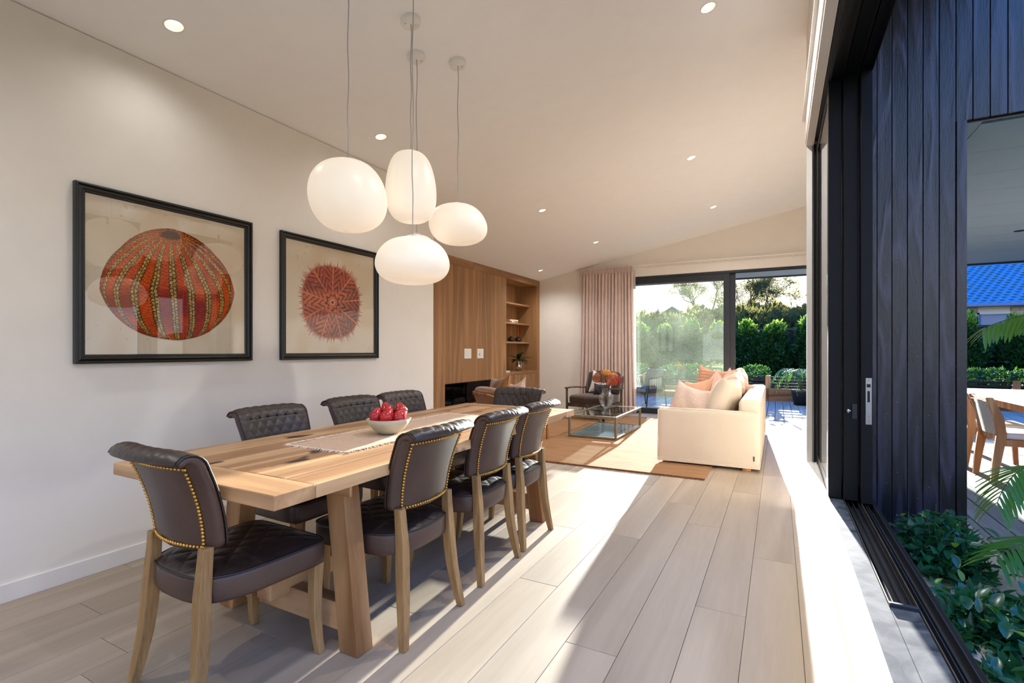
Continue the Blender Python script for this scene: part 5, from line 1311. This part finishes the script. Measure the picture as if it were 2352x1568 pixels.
MB().box(.80, .86, .93, 1.03, 2.2, 3.5).build('downpipe', M['gutter'], hs)
MB().box(-4.2, ex + .4, .30, .46, ez - .10, ez + .06).build('gutter', M['gutter'], hs, bevel=.02); MB().box(-4.2, ex + .4, .46, 1.02, ez - .06, ez - .02).build('eave', M['trim'], hs)
PIT = R_(26); RS = .345
MB().add([(-4.2, .42, ez + .02), (ex + .4, .42, ez + .02), (ex + .4, 6.8, ez + .02 + 6.38 * math.tan(PIT)), (-4.2, 6.8, ez + .02 + 6.38 * math.tan(PIT))], [(0, 1, 2, 3)]).build('roof_deck', M['rooftile'], hs)
def tilemesh():
    mb = MB()
    def f(i, j): 
        x = -.17 + .345 * i; y = .0 + .40 * j
        return (x, y, .052 + .022 * math.sin(2 * PI * i) - .03 * j)
    mb.grid(f, 8, 1); o = len(mb.v)
    mb.grid(lambda i, j: (-.17 + .345 * i, 0, (.052 + .022 * math.sin(2 * PI * i)) * j), 8, 1)
    return mb
tme = tilemesh().mesh('roof_tile', True); tme.materials.append(M['rooftile'])
rest = MB(); tm0 = tilemesh()
for r in range(18):
    for c in range(46):
        x = -3.9 + .34 * c + (.17 if r % 2 else 0); y = .42 + RS * r * math.cos(PIT); z = ez + .03 + RS * r * math.sin(PIT)
        if -1.1 < x < 4.1 and r < 18 and (c - 8) < 17: o = link('roof_tile', tme, None, hs, loc=(x, y, z)); o.rotation_euler = (PIT, 0, 0)
        else:
            mt = Matrix.Translation((x, y, z)) @ Matrix.Rotation(PIT, 4, 'X'); rest.add([mt @ Vector(p) for p in tm0.v], tm0.f)
rest.build('roof_tiling', M['rooftile'], hs, True, kind='stuff', fix=False)

# ------------------------------------------------------------------ patio furniture
def ropemat():
    m, n, b = new_mat('woven_white_rope'); v = objcoord(n, (1, 1, 1), False); b.inputs['Roughness'].default_value = .8
    ck = N(n, 'ShaderNodeTexChecker'); ck.inputs['Scale'].default_value = 95; ck.inputs[1].default_value = (*S('#DAD8D2'), 1); ck.inputs[2].default_value = (*S('#A7A49C'), 1)
    n.links.new(v, ck.inputs['Vector']); n.links.new(ck.outputs[0], b.inputs['Base Color'])
    bp = N(n, 'ShaderNodeBump'); bp.inputs['Strength'].default_value = .8; bp.inputs['Distance'].default_value = .006; n.links.new(ck.outputs['Fac'], bp.inputs['Height']); n.links.new(bp.outputs[0], b.inputs['Normal'])
    return m
M['rope'] = ropemat()
def ochair(lab, loc, rz):
    t = thing('patio_chair', lab, 'chair', loc, rz, 'teak and rope chairs round the patio table')   # front is +y
    for s in (-1, 1):
        x = .235 * s
        MB().sweep([[(x - .02, y - w_, z), (x + .02, y - w_, z), (x + .02, y + w_, z), (x - .02, y + w_, z)] for y, z, w_ in ((-.27, 0, .022), (-.25, .20, .030), (-.215, .46, .036), (-.235, .62, .036), (-.30, .80, .026))]).build('leg', M['teak'], t, bevel=.006)
        MB().sweep([[(x - .02, y - w_, z), (x + .02, y - w_, z), (x + .02, y + w_, z), (x - .02, y + w_, z)] for y, z, w_ in ((.27, 0, .020), (.25, .42, .026))]).build('leg', M['teak'], t, bevel=.006)
        MB().box(x - .014, x + .014, -.2, .24, .36, .42).build('side_rail', M['teak'], t, bevel=.004)
    MB().box(-.22, .22, .235, .262, .36, .42).build('front_rail', M['teak'], t, bevel=.004)
    MB().box(-.22, .22, -.235, -.20, .40, .45).build('back_rail', M['teak'], t, bevel=.004)
    MB().box(-.22, .22, -.315, -.285, .755, .795).build('top_rail', M['teak'], t, bevel=.004)
    MB().grid(lambda i, j: (-.215 + .43 * i, -.232 - .062 * j + .0 - .03 * math.sin(PI * i), .455 + .31 * j), 16, 10).build('rope_back', M['rope'], t, True, fix=False)
    MB().box(-.22, .22, -.2, .25, .40, .42).build('seat_base', M['teak'], t)
    bsoft('seat_cushion', M['trim'], t, -.225, .225, -.20, .26, .42, .475, .02, puff=(0, 0, .01))
    return t
D0 = -.008
oc = ochair('teak and white rope patio chair nearest, its back to the window', (2.02, 6.385, D0), R_(-90))
dup(oc, (2.0, 7.10, D0), R_(-90), 'teak and rope patio chair half hidden by the cladding edge', 'teak and rope chairs round the patio table')
dup(oc, (3.15, 6.45, D0), R_(90), 'teak patio chair across the table, nearer of the far pair', 'teak and rope chairs round the patio table')
dup(oc, (3.15, 7.45, D0), R_(90), 'teak patio chair across the table, farther of the far pair', 'teak and rope chairs round the patio table')
ot = thing('patio_table', 'pale topped teak patio table under the soffit', 'table', (2.62, 7.05, D0))
for k in range(6): MB().box(-.66 + .22 * k + .002, -.66 + .22 * (k + 1) - .002, -1.35, 1.35, .728, .752).build('tabletop_board', plain('whitewashed_board', '#D8CFC4', .6), ot, bevel=.002)
for s in (-1, 1):
    for u in (-1, 1): MB().box(s * .55 - .04, s * .55 + .04, u * 1.15 - .04, u * 1.15 + .04, 0, .728).build('leg', M['teak'], ot, bevel=.006)
    MB().box(s * .55 - .015, s * .55 + .015, -1.11, 1.11, .64, .725).build('apron', M['teak'], ot)
# dark outdoor chair behind the far door glass
wc = thing('outdoor_lounge_chair', 'black seated outdoor chair with woven arms behind the far door glass', 'chair', (-2.62, 11.15, D0), R_(150))
for s in (-1, 1):
    MB().tube([(.30 * s, .26, 0), (.30 * s, .22, .35), (.32 * s, .20, .62), (.32 * s, -.25, .66), (.30 * s, -.32, .30), (.30 * s, -.36, 0)], .014, 8).build('leg', M['alu'], wc, True)
    for k in range(7): MB().tube([(.32 * s, .16 - .055 * k, .63), (.30 * s, .14 - .055 * k, .40)], .008, 6).build('arm_cord', M['rope'], wc, True)
bsoft('seat_cushion', M['firebox'], wc, -.28, .28, -.28, .26, .30, .42, .04, puff=(0, 0, .02)); c = bsoft('back_cushion', M['firebox'], wc, -.27, .27, -.05, .05, 0, .42, .04, puff=(0, .03, 0)); c.location = (0, -.28, .40); c.rotation_euler = (R_(14), 0, 0)
st_ = thing('side_table', 'small outdoor side table glimpsed by the door mullion through glass', 'table', (-1.05, 11.6, D0))
MB().box(-.25, .25, -.2, .2, .62, .65).build('table_top', M['teak'], st_, bevel=.004)
for s in (-1, 1):
    for u in (-1, 1): MB().box(s * .21 - .015, s * .21 + .015, u * .16 - .015, u * .16 + .015, 0, .62).build('leg', M['teak'], st_)
bpy.context.view_layer.update()
